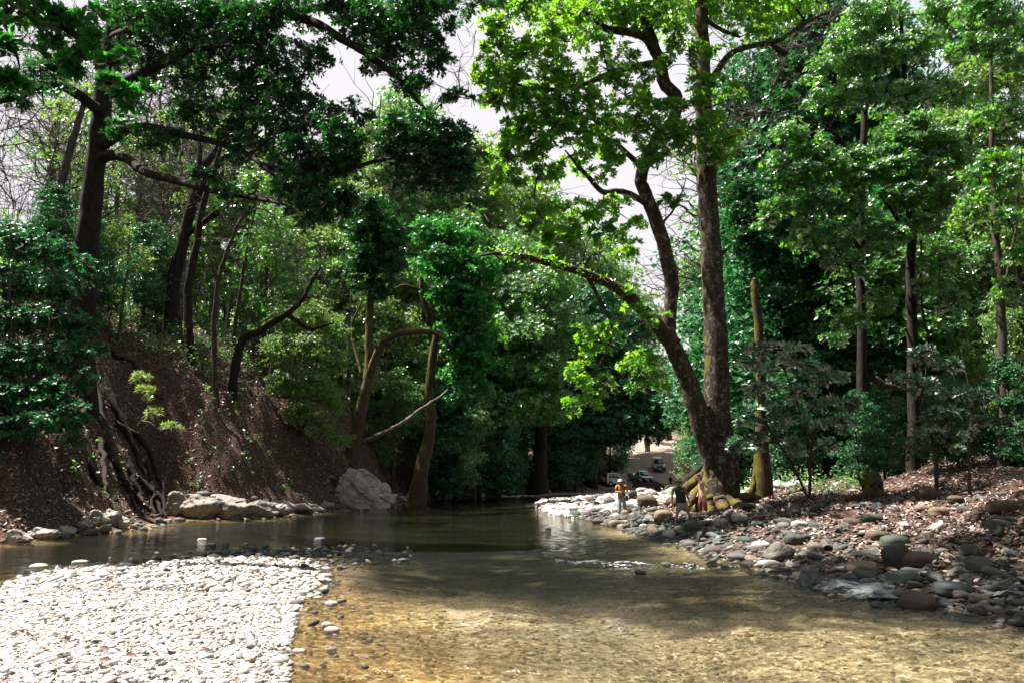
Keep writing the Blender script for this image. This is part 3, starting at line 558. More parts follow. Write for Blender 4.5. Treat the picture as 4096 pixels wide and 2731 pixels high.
hero('slanting_tree', 40, 44, 'slim grey leaning tree behind and left of the huge dark trunk', [(50, 215, 44), (60, 185, 44), (70, 150, 44), (80, 115, 44), (88, 90, 44)], [.35, .28, .25, .22, .18, .1], [([(55, 200, 44), (68, 190, 44), (80, 186, 44)], [.12, .09, .04])], [(88, 92, 44, 20, 12, .4), (60, 110, 44, 22, 12, .3)], bark=B_THIN, leaf=L_FINE, L=.2)
hero('buttressed_tree', 538, 84, 'thick buttressed trunk under the drooping central crown', [(539, 470, 84), (541, 445, 84), (541, 420, 84), (540, 380, 84), (538, 330, 84), (540, 270, 84)], [1.4, .9, .7, .6, .5, .4, .2], [],
     [(520, 300, 82, 30, 24, 1.6), (548, 285, 82, 30, 22, 1.6), (530, 335, 81, 32, 24, 1.8), (562, 325, 82, 26, 24, 1.6), (515, 370, 81, 26, 22, 1.8), (545, 372, 81, 28, 20, 1.8), (528, 405, 80, 26, 18, 1.5), (505, 415, 80, 18, 26, 1.3), (556, 405, 81, 20, 18, 1.4), (512, 255, 84, 22, 20, 1.4), (495, 330, 82, 16, 26, 1.4)], bark=B_DARK, leaf=L_MID, L=.42, W=.3)
hero('overhanging_tree', 590, 98, 'dark green tree whose crown hangs over the vehicle track', [(592, 450, 98), (598, 400, 98), (606, 350, 98)], [1.0, .8, .6, .3], [([(602, 400, 98), (630, 380, 97), (655, 390, 96)], [.4, .3, .1])],
     [(585, 330, 96, 26, 24, 1.6), (612, 345, 95, 26, 22, 1.6), (600, 385, 94, 26, 20, 1.7), (630, 385, 94, 24, 20, 1.6), (646, 402, 94, 24, 20, 1.8), (625, 420, 93, 26, 18, 1.8), (655, 428, 93, 18, 15, 1.9), (622, 440, 93, 14, 10, 1.5), (598, 425, 93, 22, 18, 1.6), (668, 410, 94, 14, 20, 1.6), (575, 370, 96, 20, 20, 1.4), (600, 300, 97, 26, 16, 1.5), (640, 320, 97, 26, 18, 1.4), (585, 450, 93, 16, 10, 1.2)], bark=B_DARK, leaf=L_TEAL, L=.45)
# right side trees
hero('broken_trunk', 762, 37, 'tall broken-topped mossy trunk behind the white-leaved shrub', [(762, 462, 37), (761, 420, 37), (760, 360, 37), (758, 320, 37), (755, 290, 37), (754, 279, 37)], [.55, .40, .28, .23, .22, .20, .14], [], [], bark=B_MOSS)
hero('dark_trunk_tree', 815, 47, 'dark thick-trunked tree right of the broken trunk, crown edge against the sky gap', [(817, 360, 47), (816, 320, 47), (814, 280, 47), (812, 230, 47), (810, 160, 47), (812, 89, 47), (790, 58, 47), (772, 43, 47), (755, 15, 47)], [.6, .45, .38, .34, .32, .3, .28, .24, .2, .12], [],
     [(740, 190, 46, 16, 14, 1.4), (746, 215, 46, 18, 14, 1.4), (742, 238, 46, 16, 12, 1.2), (765, 200, 46, 16, 16, 1.3), (780, 180, 46, 20, 16, 1.2), (765, 245, 46, 20, 14, 1.2), (790, 225, 46, 20, 18, 1.3), (780, 270, 46, 20, 14, 1.0), (800, 255, 46, 20, 16, 1.1), (782, 100, 46, 14, 8, 1.1), (800, 118, 46, 18, 12, 1.2), (805, 85, 46, 14, 10, 1.1), (768, 165, 46, 12, 8, .9), (752, 262, 46, 10, 12, .9), (800, 60, 46, 12, 14, 1.0), (820, 280, 46, 20, 14, .9)], bark=B_DARK, leaf=L_DARK, L=.25)
hero('green_tree', 862, 42, 'bright green leafy tree filling the space left of the liana tree', [(862, 340, 42), (860, 260, 42), (862, 180, 42), (866, 100, 42), (870, 30, 42)], [.3, .26, .24, .22, .18, .1], [([(861, 250, 42), (835, 215, 41), (805, 190, 40)], [.14, .1, .04]), ([(862, 170, 42), (830, 130, 41), (800, 140, 40)], [.14, .1, .04]), ([(865, 110, 42), (840, 80, 41), (820, 60, 40)], [.14, .1, .04])],
     [(859, 18, 40, 26, 16, 1.5), (884, 16, 40, 22, 16, 1.5), (846, 42, 40, 22, 16, 1.5), (820, 70, 40, 18, 12, 1.3), (856, 66, 40, 24, 15, 1.5), (884, 52, 40, 20, 14, 1.3), (843, 98, 40, 20, 14, 1.3), (815, 100, 40, 18, 10, 1.2), (868, 92, 40, 18, 12, 1.1), (790, 134, 39, 20, 12, 1.5), (812, 150, 39, 20, 12, 1.5), (782, 160, 39, 18, 12, 1.6), (800, 176, 39, 22, 14, 1.7), (830, 166, 39, 22, 14, 1.6), (860, 160, 39, 20, 14, 1.3), (858, 182, 39, 24, 14, 1.6), (780, 205, 39, 18, 12, 1.5), (766, 222, 39, 10, 12, 1.4), (812, 205, 39, 22, 14, 1.5), (843, 205, 39, 22, 14, 1.5), (804, 236, 39, 20, 14, 1.4), (832, 240, 39, 22, 14, 1.4), (872, 232, 39, 20, 13, 1.3), (850, 268, 39, 24, 13, 1.0), (850, 322, 38, 18, 14, 1.0), (835, 338, 38, 14, 10, 1.0), (880, 300, 39, 18, 12, .9)], bark=B_DARK, leaf=L_MID, L=.25)
hero('liana_tree', 913, 40, 'slim tree with a curling liana hanging beside its straight trunk', [(913, 350, 40), (911, 290, 40), (911, 225, 40), (908, 150, 40), (905, 80, 40), (900, 0, 40)], [.36, .28, .26, .24, .2, .15, .08], [([(921, 240, 39.6), (921, 294, 39.6), (924, 321, 39.6), (928, 337, 39.6), (922, 354, 39.6)], [.05, .06, .07, .06, .05]), ([(911, 245, 40), (895, 215, 39), (880, 195, 38)], [.12, .09, .04]), ([(911, 230, 40), (940, 200, 39), (965, 180, 38)], [.12, .09, .04]), ([(912, 300, 40), (935, 310, 39), (960, 300, 38)], [.08, .06, .03])],
     [(915, 124, 38, 20, 10, 1.6), (899, 142, 38, 22, 12, 1.7), (935, 143, 38, 24, 12, 1.7), (955, 158, 38, 18, 12, 1.6), (899, 168, 38, 22, 13, 1.6), (925, 172, 38, 22, 13, 1.6), (907, 198, 38, 22, 13, 1.6), (939, 196, 38, 22, 13, 1.4), (923, 222, 38, 22, 12, 1.3), (900, 232, 38, 16, 10, 1.1), (882, 243, 38, 18, 10, 1.1), (940, 262, 38, 20, 13, 1.1), (955, 300, 38, 18, 13, .9), (925, 285, 38, 14, 9, .7), (899, 50, 39, 20, 14, 1.2), (923, 42, 39, 20, 14, 1.3), (940, 12, 39, 24, 12, 1.6), (908, 95, 39, 22, 15, .9), (952, 95, 39, 24, 17, .9)], bark=B_DARK, leaf=L_MID, L=.25)
hero('edge_tree', 1005, 36, 'leafy tree at the right edge with sun-bleached upper sprays', [(1003, 360, 36), (1000, 290, 36), (995, 220, 36), (992, 130, 36), (990, 40, 36)], [.3, .22, .2, .16, .12, .08], [([(1000, 250, 36), (985, 200, 35.5), (975, 165, 35)], [.08, .06, .03]), ([(1001, 300, 36), (1015, 230, 35.5), (1022, 150, 35)], [.08, .06, .03])],
     [(979, 8, 34, 26, 10, 1.8), (1005, 26, 34, 22, 13, 1.6), (963, 48, 34, 20, 10, 1.5), (988, 50, 34, 20, 11, 1.5), (1015, 60, 34, 18, 13, 1.2), (987, 112, 35, 26, 17, .9), (1018, 120, 34, 16, 15, 1.0), (995, 160, 34, 20, 11, 1.4), (1006, 180, 34, 20, 12, 1.4), (975, 200, 34, 16, 10, 1.0), (1003, 216, 34, 18, 12, 1.2), (1018, 250, 34, 16, 14, 1.0), (985, 250, 34, 16, 12, .7), (1000, 290, 34, 18, 14, .6)], bark=B_THIN, leaf=L_MID, L=.24)

# ------------------------------------------------------------------ shrubs
def shrub(name, px, Y, label, stems, clumps, leaf, L, W=.45, K=6, bark=B_THIN, cat='shrub', dens=1.0, fancy=True):
    b = gbase(px, Y, .1); t = Tree(name, b, label, cat, None, bark, leaf, L, W, K, fancy)
    for pts in stems: t.limb([b]+[P(*q) for q in pts], [.06]+[.05-.03*k/len(pts) for k in range(len(pts))], 'stem', 6, 4, .01)
    for px_, py_, Y_, rx, ry, d in clumps:
        c, r = CL(px_, py_, Y_, rx, ry); t.clump(c, r, d*dens)
    return t.done()
shrub('glossy_shrub', 808, 31, 'large shrub with pale glossy leaves right of the twin tree', [[(808, 450, 31), (800, 410, 31), (785, 370, 31)], [(812, 440, 31), (830, 410, 31), (835, 385, 31)], [(790, 460, 31), (765, 420, 31), (755, 380, 31)]],
      [(768, 347, 31, 26, 6, .9), (795, 350, 31, 24, 6, .9), (745, 366, 31, 14, 10, .8), (776, 366, 30.6, 24, 8, .9), (812, 368, 31, 20, 8, .9), (830, 378, 31, 16, 7, .8), (756, 388, 31, 18, 9, .8), (790, 392, 30.6, 24, 9, .9), (822, 400, 31, 20, 8, .9), (768, 412, 31, 20, 9, .8), (800, 420, 30.6, 22, 9, .9), (835, 422, 31, 16, 9, .8), (748, 420, 31, 12, 9, .7), (760, 445, 31, 18, 9, .7), (795, 446, 30.6, 20, 9, .7), (825, 446, 31, 18, 8, .7), (738, 442, 31, 9, 7, .6), (848, 402, 31, 10, 7, .6)], L_GLOSS, .34, .46)
shrub('glossy_shrub', 935, 29, 'smaller glossy-leaved shrub under the liana tree', [[(932, 440, 29), (925, 410, 29), (920, 370, 29)], [(940, 435, 29), (955, 410, 29), (970, 395, 29)]],
      [(920, 354, 29.5, 16, 7, .7), (942, 366, 29, 14, 7, .8), (905, 380, 29, 12, 7, .6), (930, 388, 29, 18, 7, .8), (958, 392, 29, 18, 7, .9), (978, 398, 29, 14, 6, .8), (940, 412, 29, 16, 7, .6), (962, 418, 29, 14, 6, .7), (925, 432, 29, 14, 7, .6), (948, 440, 29, 14, 6, .6), (990, 422, 29, 14, 5, .6)], L_GLOSS, .34, .46)
shrub('dark_shrub', 30, 27, 'dense dark teal shrub covering the left end of the bank', [[(30, 440, 27), (40, 380, 27), (50, 320, 27), (55, 270, 27)], [(20, 430, 27), (15, 370, 27), (10, 300, 27), (15, 250, 27)]],
      [(15, 240, 29, 30, 20, 1.6), (50, 250, 29, 24, 18, 1.5), (80, 268, 30, 14, 16, 1.2), (15, 280, 28.5, 30, 18, 1.8), (55, 285, 28.5, 26, 18, 1.8), (10, 320, 28, 30, 20, 1.9), (48, 322, 28, 28, 20, 1.9), (80, 325, 28, 16, 15, 1.5), (15, 360, 27.5, 30, 18, 1.9), (50, 358, 27.5, 26, 18, 1.9), (80, 352, 27.5, 20, 14, 1.7), (20, 395, 27, 30, 16, 1.8), (58, 390, 27, 26, 16, 1.8), (85, 380, 27, 14, 14, 1.4), (12, 428, 26.5, 22, 10, 1.4), (45, 420, 26.5, 24, 12, 1.5), (76, 415, 26.5, 18, 14, 1.5), (70, 440, 26.5, 14, 8, 1.1)], L_TEAL, .17, .5, 6, cat='shrub')
shrub('fine_thicket', 298, 50, 'bright fine-leaved thicket on the left bank beside the mossy forked tree', [[(298, 400, 50), (295, 350, 50), (290, 300, 50)], [(310, 400, 50), (320, 340, 50), (325, 300, 50)]],
      [(285, 320, 51, 22, 16, 1.0), (315, 316, 51, 22, 16, 1.0), (335, 332, 52, 16, 16, 1.0), (280, 350, 50, 20, 16, 1.2), (308, 348, 50, 22, 16, 1.3), (332, 362, 51, 16, 16, 1.2), (283, 382, 49.5, 18, 14, 1.2), (310, 385, 50, 22, 16, 1.2), (332, 398, 51, 14, 14, 1.1), (300, 412, 49.5, 20, 12, 1.0), (322, 426, 50, 16, 12, .9), (342, 440, 51, 12, 9, .8)], L_FINE, .16, .5, 5)
shrub('sapling', 967, 27, 'thin bare-stemmed sapling with few pale leaves on the right slope', [[(969, 455, 27), (970, 435, 27), (972, 415, 27)]], [(968, 432, 27, 12, 5, .4), (962, 448, 27, 8, 4, .3)], L_GLOSS, .18)
shrub('fern', 150, 33, 'yellow-green drooping fern clump on the left bank face', [], [(146, 390, 33.5, 8, 7, 1.0), (160, 412, 33, 10, 6, 1.0), (172, 428, 32.8, 8, 5, 1.0), (140, 376, 34, 7, 5, .8)], L_FERN, .26, .14, 9, cat='fern', dens=.45)
# ------------------------------------------------------------------ background forest: variants, then copies
def variant(name, H, clumps, limbs, bark, leaf, L, W=.45, K=5, r0=.16, lean=.0):
    t = Tree(name, (0, 0, 0), 'x', 'tree', None, bark, leaf, L, W, K, False, 1.05)
    t.limb([(0, 0, -1), (lean*.3, 0, H*.3), (lean*.6+.2, .1, H*.6), (lean, 0, H*.92)], [r0*1.3, r0, r0*.75, r0*.25], 'trunk', 8, 4, .05)
    for k in range(limbs):
        a = RNG.uniform(0, 6.28); h = H*RNG.uniform(.35, .8); l = H*RNG.uniform(.12, .24); x0 = lean*h/H
        g = Geo(); e = np.array((x0+math.cos(a)*l, math.sin(a)*l, h+l*RNG.uniform(.2, 1.0))); m = np.array((x0+math.cos(a)*l*.5, math.sin(a)*l*.5, h+l*RNG.uniform(.1, .6)))+RNG.normal(0, l*.08, 3)
        pts = tube(g, [(x0, 0, h), m, e], [r0*.4, r0*.26, r0*.06], 5, 4, l*.03)
        for q in range(5 if limbs > 15 else 2):
            i = RNG.integers(2, len(pts)-1); dd = np.array((math.cos(a+RNG.normal(0, .9)), math.sin(a+RNG.normal(0, .9)), RNG.normal(.2, .5)))*l*RNG.uniform(.25, .6)
            p2 = tube(g, [pts[i], pts[i]+dd*.5+RNG.normal(0, l*.05, 3), pts[i]+dd], [r0*.16, r0*.1, r0*.04], 4, 3, l*.02)
            d2 = dd*.5+RNG.normal(0, l*.12, 3); tube(g, [p2[2], p2[2]+d2*.5, p2[2]+d2], [r0*.09, r0*.06, r0*.03], 3, 2)
        obj('limb', g.mesh('limb', bark, True), t.root); t.anch.append(pts)
    for (x, y, z, r, d) in clumps: t.clump((x, y, z), (r, r, r*.7), d, twigs=d < .9)
    t.done(); r = t.root; COL.objects.unlink(r)
    kids = [o for o in bpy.data.objects if o.parent is r]
    limbs_ = [o for o in kids if o.name.startswith('limb')]
    for o in kids: COL.objects.unlink(o)
    return r, kids
def rc(n, rad, z0, z1, r, d):
    out = []
    for k in range(n):
        a = RNG.uniform(0, 6.28); q = math.sqrt(RNG.random())*rad; h = z0+(z1-z0)*(k+.5)/n; w = math.sin(math.pi*(.15+.8*(k+.5)/n))
        out.append((math.cos(a)*q*w, math.sin(a)*q*w, h, r*RNG.uniform(.7, 1.25), d))
    return out
VAR = {
 'dense': [variant('forest_tree', 13, rc(16, 3.2, 3, 13, 1.7, 1.0), 5, B_THIN, L_MID, .25) for _ in range(2)],
 'fine': [variant('forest_tree', 12, rc(18, 3.0, 2, 12.5, 1.4, .6), 6, B_PALE, L_FINE, .19, .5) for _ in range(2)],
 'airy': [variant('slender_tree', 14, rc(9, 2.8, 6, 14, 1.1, .22), 12, B_THIN, L_MID, .2, .45, 5, .12, 1.0), variant('slender_tree', 14, rc(8, 2.6, 5, 14, 1.1, .2), 12, B_PALE, L_FINE, .2, .45, 5, .11, -.8)],
 'dark': [variant('forest_tree', 12, rc(18, 3.2, 1.5, 12, 1.8, 1.3), 4, B_DARK, L_TEAL, .26) for _ in range(2)],
 'tall': [variant('forest_tree', 24, rc(30, 4.6, 6, 24, 2.4, .8), 9, B_DARK, L_MID, .34, .45, 5, .3), variant('forest_tree', 24, rc(30, 4.4, 4, 24, 2.2, .75), 9, B_PALE, L_FINE, .30, .45, 5, .28)],
 'talldark': [variant('forest_tree', 24, rc(30, 4.4, 5, 24, 2.3, .8), 9, B_DARK, L_DARK, .32, .45, 5, .3), variant('forest_tree', 24, rc(28, 4.6, 3, 24, 2.5, .8), 9, B_DARK, L_TEAL, .32, .45, 5, .3)],  # dark-leaved copies of the tall trees, painting the shaded depth behind
 'bare': [variant('bare_tree', 13, [(0, 0, 11, 1.5, .08)], 26, B_PALE, L_FINE, .16, .4, 4, .10, .6), variant('bare_tree', 12, [(.5, 0, 10, 1.3, .06)], 24, B_THIN, L_FINE, .16, .4, 4, .09, -.7)],
}
LOOK = {'talldark': 'tall shadowy forest tree', 'tall': 'tall forest tree with high leafy crown', 'dense': 'leafy green background tree', 'fine': 'pale yellow-green fine-leaved tree', 'airy': 'slender sparsely leaved tree', 'dark': 'dark dense background tree', 'bare': 'thin nearly bare twiggy tree'}
GRP = {'talldark': 'tall dark trees of the background forest', 'tall': 'tall trees of the background forest', 'dense': 'leafy trees of the background forest', 'fine': 'pale fine-leaved forest trees', 'airy': 'slender forest trees', 'dark': 'dark trees of the forest', 'bare': 'bare twiggy trees'}
HT = {'talldark': 24, 'tall': 24, 'dense': 13, 'fine': 12.3, 'airy': 14, 'dark': 12, 'bare': 13}
def plant(kind, k, x, y, s, rz=None, label=None, top=None):
    if top is not None:
        s = (P(to_px((x, y, 0))[0], top, y)[2]-gz(x, y))/HT[kind]
    r, kids = VAR[kind][k % len(VAR[kind])]; q = r.copy(); COL.objects.link(q); z = gz(x, y)-.2
    q.location = (x, y, z); q.rotation_euler = (0, 0, RNG.uniform(0, 6.28) if rz is None else rz); q.scale = (s*RNG.uniform(.9, 1.1), s*RNG.uniform(.9, 1.1), s)
    for c in kids:
        d = c.copy(); COL.objects.link(d); d.parent = q
    px, py = to_px((x, y, z+4*s)); q['label'] = auto_label(LOOK[kind], px, py); q['category'] = 'tree'; q['group'] = GRP[kind]
    return q
def at(px, Y): return ray(px, 480)[0]/ray(px, 480)[1]*Y
FOREST = [  # px, depth, kind, scale
 (5, 52, 'bare', 1.1), (30, 58, 'bare', 1.2), (55, 50, 'airy', 1.0), (75, 60, 'bare', 1.2), (110, 50, 'bare', 1.1), (125, 58, 'fine', .9), (145, 52, 'bare', 1.1), (150, 64, 'fine', 1.0), (175, 60, 'bare', 1.2),
 (20, 44, 'dark', .6), (60, 42, 'dark', .55), (105, 44, 'fine', .6), (128, 47, 'dark', .55), (200, 58, 'fine', 1.0), (222, 52, 'airy', 1.0), (235, 62, 'fine', 1.1), (255, 55, 'dense', .9), (262, 66, 'bare', 1.3),
 (275, 60, 'fine', 1.1), (290, 54, 'airy', .9), (300, 68, 'fine', 1.2), (318, 60, 'airy', 1.1), (335, 70, 'dense', 1.2), (345, 64, 'fine', 1.1), (362, 76, 'dense', 1.4), (385, 70, 'fine', 1.2), (400, 78, 'fine', 1.5), (392, 66, 'dense', .8),
 (415, 90, 'fine', 1.9), (440, 84, 'dense', 1.4), (455, 72, 'dark', 1.0), (462, 98, 'fine', 1.9), (480, 80, 'dense', 1.3), (492, 92, 'fine', 1.7), (505, 110, 'dense', 2.0), (475, 72, 'dense', .7), (500, 76, 'dark', .7),
 (520, 100, 'dense', 1.9), (545, 108, 'dense', 2.0), (565, 100, 'dark', 1.7), (580, 114, 'dense', 2.0), (560, 90, 'dark', .9), (575, 92, 'dark', .8), (515, 88, 'dark', .8), (600, 122, 'dense', 1.9), (625, 128, 'dense', 1.8), (610, 106, 'dark', .9),
 (650, 150, 'fine', 1.4), (672, 160, 'fine', 1.2), (690, 120, 'fine', .9), (700, 100, 'fine', 1.0), (700, 75, 'fine', .75), (715, 62, 'dark', .7), (735, 58, 'fine', .8), (742, 50, 'dark', .65),
 (772, 52, 'airy', .8), (790, 58, 'dense', 1.1), (780, 44, 'dark', .55), (820, 60, 'dark', 1.2), (838, 48, 'dark', .8), (850, 56, 'dense', 1.2), (875, 46, 'dark', .7), (885, 56, 'dense', 1.3), (915, 60, 'dense', 1.4), (945, 50, 'fine', .9), (940, 62, 'dark', 1.4),
 (965, 46, 'fine', .7), (975, 56, 'airy', 1.1), (990, 48, 'fine', .9), (1010, 42, 'fine', .7), (1018, 54, 'dense', 1.1), (1035, 46, 'airy', 1.0), (960, 38, 'dark', .4), (1015, 36, 'dark', .45), (885, 38, 'dark', .4), (860, 37, 'dark', .38)]
for k, (px, Y, kind, s) in enumerate(FOREST): plant(kind, k, at(px, Y), Y, s)
TALL = [(8, 62, 'bare', 110), (35, 66, 'bare', 90), (62, 58, 'bare', 110), (118, 62, 'bare', 80), (140, 66, 'bare', 70), (165, 70, 'bare', 60), (205, 70, 'bare', 80), (100, 66, 'fine', 190), (20, 66, 'fine', 220), (160, 72, 'fine', 170),
 (235, 72, 'bare', 90), (230, 70, 'fine', 175), (262, 70, 'fine', 165), (285, 72, 'bare', 100), (300, 74, 'tall', 170), (330, 76, 'tall', 150), (352, 80, 'bare', 70), (360, 84, 'tall', 130), (388, 88, 'tall', 95), (412, 92, 'tall', 130), (440, 96, 'tall', 150),
 (468, 96, 'tall', 145), (495, 104, 'tall', 165), (522, 108, 'tall', 180), (550, 112, 'tall', 200), (578, 116, 'tall', 215), (604, 120, 'tall', 235), (625, 126, 'tall', 262), (25, 56, 'airy', 95), (90, 58, 'fine', 130), (135, 60, 'airy', 90), (60, 54, 'fine', 150), (200, 60, 'fine', 120), (165, 56, 'airy', 100), (880, 48, 'dense', 225), (925, 47, 'dense', 235), (960, 47, 'dense', 230), (845, 48, 'dense', 250), (15, 60, 'airy', 60), (50, 64, 'airy', 40), (75, 70, 'talldark', 205), (130, 74, 'tall', 190), (10, 72, 'talldark', 215), (110, 60, 'airy', 60), (150, 62, 'airy', 40), (180, 66, 'airy', 50), (215, 64, 'airy', 60), (250, 66, 'airy', 70), (40, 70, 'fine', 215), (185, 74, 'tall', 185), (648, 135, 'fine', 292), (345, 74, 'tall', 215), (375, 76, 'tall', 235), (402, 80, 'dense', 250), (455, 84, 'dense', 215), (490, 88, 'dense', 235),
 (728, 66, 'fine', 250), (745, 62, 'bare', 120), (760, 66, 'tall', 110), (790, 64, 'talldark', 40), (820, 62, 'talldark', 90), (850, 60, 'talldark', -30), (880, 62, 'talldark', 40), (915, 58, 'talldark', 70), (950, 60, 'talldark', 60), (985, 56, 'tall', 110), (1015, 58, 'talldark', -10), (730, 60, 'bare', 60), (770, 62, 'bare', 30), (1005, 50, 'fine', 120), (940, 52, 'dense', 120), (1040, 52, 'tall', 60),
 (795, 50, 'dark', 200), (835, 54, 'dark', 180), (870, 50, 'dense', 200), (900, 54, 'dark', 160), (752, 54, 'dark', 270), (960, 54, 'dark', 150)]
for k, (px, Y, kind, top) in enumerate(TALL): plant(kind, k, at(px, Y), Y, 1, top=top)
# forest beyond the frame edges (seen in reflections and shade only a little)
for k, (x, y, kind, s) in enumerate([(-40, 30, 'dense', 1.3), (-36, 20, 'dark', 1.3), (-46, 44, 'dense', 1.3), (32, 20, 'dense', 1.3), (28, 12, 'dark', 1.2), (38, 30, 'dense', 1.4), (30, 4, 'dense', 1.4), (-33, 14, 'tall', 1.0), (-36, 4, 'talldark', 1.0), (-40, 24, 'tall', 1.0), (-32, -6, 'tall', 1.0), (-22, -14, 'talldark', 1.0), (-12, -18, 'tall', 1.0), (-2, -20, 'talldark', 1.0), (8, -17, 'tall', 1.0), (17, -12, 'talldark', 1.0), (20, -4, 'tall', 1.0), (19, 4, 'talldark', 1.0), (24, 10, 'tall', 1.1), (27, 17, 'talldark', 1.1), (-14, -30, 'tall', 1.2), (6, -30, 'talldark', 1.2), (34, 24, 'tall', 1.1)]): plant(kind, k, x, y, s)

# far wood closing the valley: one mass
def far_wood():
    P_ = []
    for k in range(420):
        side = RNG.random() < .5; Y = RNG.uniform(95, 190)
        px = RNG.uniform(-80, 560) if side else RNG.uniform(730, 1120)
        if RNG.random() < .12: px = RNG.uniform(560, 730); Y = RNG.uniform(165, 230)
        x = at(px, Y); z = gz(x, Y); h = RNG.uniform(6, 13) if not (600 < px < 720) else 5
        for j in range(5): P_.append((x+RNG.normal(0, 1.5), Y+RNG.normal(0, 1.5), z+h*(.2+.8*j/4), RNG.uniform(1.8, 3.2)))
    P_ = np.array(P_); n = 55; C = P_[:, None, :3]+unit(RNG.normal(size=(len(P_), n, 3)))*(RNG.random((len(P_), n, 1))**.4)*P_[:, None, 3:]*np.array((1, 1, .8))
    V, F = scatter_leaves(C.reshape(-1, 3), .55, .6, .5); return np_mesh('far_wood', V, [F], L_MID)
tag(obj('far_wood', far_wood()), 'far hillside forest closing the valley behind the river', 'forest', kind='stuff')

# undergrowth on both banks: one mass of low plants
def undergrowth():
    Vs = []; Fs = []; n = 0
    def region(cnt, xr, yr, cond, h, L, per):
        nonlocal n
        x = RNG.uniform(*xr, cnt); y = RNG.uniform(*yr, cnt); z, dl, dr, db, f = zones(x, y); m = cond(x, y, dl, dr, f) & (fbm(x*.25+3, y*.25, 3) > -.10)
        x, y, z = x[m], y[m], z[m]; k = len(x); hh = h*RNG.uniform(.4, 1.3, k)
        u = unit(RNG.normal(size=(k, per, 3))); pts = np.stack([x, y, z+hh*.6], -1)[:, None]+u*np.stack([hh*.6, hh*.6, hh*.55], -1)[:, None]
        V, F = scatter_leaves(pts.reshape(-1, 3), L, .5, .7); Vs.append(V); Fs.append(F+n); n += len(V)
    region(5200, (-45, -14), (26, 75), lambda x, y, dl, dr, f: (dl > 6.0) & (f < .05), 1.0, .17, 34)
    region(1500, (-32, -8), (24, 62), lambda x, y, dl, dr, f: (dl > 1.5) & (dl < 9), .30, .15, 16)
    region(5200, (-40, 12), (58, 110), lambda x, y, dl, dr, f: (dl > 4.5) & (f < .05), 1.2, .22, 34)
    region(5000, (12, 60), (24, 76), lambda x, y, dl, dr, f: (dr > 20) & (f < .05), .9, .17, 34)
    region(2600, (10, 60), (76, 150), lambda x, y, dl, dr, f: (dl > 9) & (f < .05), 1.5, .26, 34)
    region(300, (6, 16), (33, 60), lambda x, y, dl, dr, f: (dr > 9) & (f < .05), .8, .18, 34)
    return np_mesh('undergrowth', np.concatenate(Vs), [np.concatenate(Fs)], L_MID)
tag(obj('undergrowth', undergrowth()), 'low leafy undergrowth covering the forest floor on both banks', 'undergrowth', kind='stuff')
# thin vertical saplings / sticks in the undergrowth
def sticks():
    g = Geo()
    for k in range(520):
        if k < 330: x, y = RNG.uniform(-40, -12), RNG.uniform(34, 80)
        else: x, y = RNG.uniform(12, 50), RNG.uniform(32, 70)
        z, dl, dr, db, f = zones(np.array([x]), np.array([y]))
        if max(dl[0]-5, dr[0]-19) < 0 or f[0] > .05: continue
        h = RNG.uniform(2.5, 8); d = RNG.normal(0, .12, 2)*h; r = RNG.uniform(.02, .05)
        tube(g, [(x, y, z[0]-.1), (x+d[0]*.4, y+d[1]*.5, z[0]+h*.5), (x+d[0], y+d[1], z[0]+h)], [r, r*.8, r*.3], 5, 3, .03)
        if k % 2: tube(g, [(x+d[0]*.4, y+d[1]*.5, z[0]+h*.5), (x+d[0]*.4+RNG.normal(0, .8), y, z[0]+h*.8)], [r*.5, r*.2], 4, 2)
    return g.mesh('understory_stems', B_PALE, True)
def twig_net():
    g = Geo()
    for k in range(1500):
        px, Y = (RNG.uniform(-10, 260), RNG.uniform(42, 72)) if k < 1150 else (RNG.uniform(725, 850), RNG.uniform(48, 60)) if k < 1380 else (RNG.uniform(380, 480), RNG.uniform(60, 80))
        py = RNG.uniform(20, 230) if k < 1150 else RNG.uniform(-20, 150); p0 = P(px, py, Y); L_ = RNG.uniform(1.5, 5); d = unit(np.array((RNG.normal(), RNG.normal()*.5, RNG.normal()+.4)))*L_
        c = p0+d*.5+RNG.normal(0, L_*.12, 3); e = p0+d; r = RNG.uniform(.018, .05)
        q = tube(g, [p0, c, e], [r, r*.7, r*.3], 4, 4, .05)
        for j in range(3): i = RNG.integers(1, len(q)); d2 = unit(d*.5/L_+RNG.normal(0, .6, 3))*L_*RNG.uniform(.2, .5); tube(g, [q[i], q[i]+d2*.5+RNG.normal(0, .1, 3), q[i]+d2], [r*.45, r*.3, r*.15], 3, 3)
    return g.mesh('twig_net', B_THIN, True)
tag(obj('twig_net', twig_net()), 'fine mesh of bare twigs and vines in the high canopy against the sky', 'twigs', kind='stuff')
tag(obj('understory_stems', sticks()), 'tangle of thin pale saplings and vines in the forest understory', 'vines', kind='stuff')
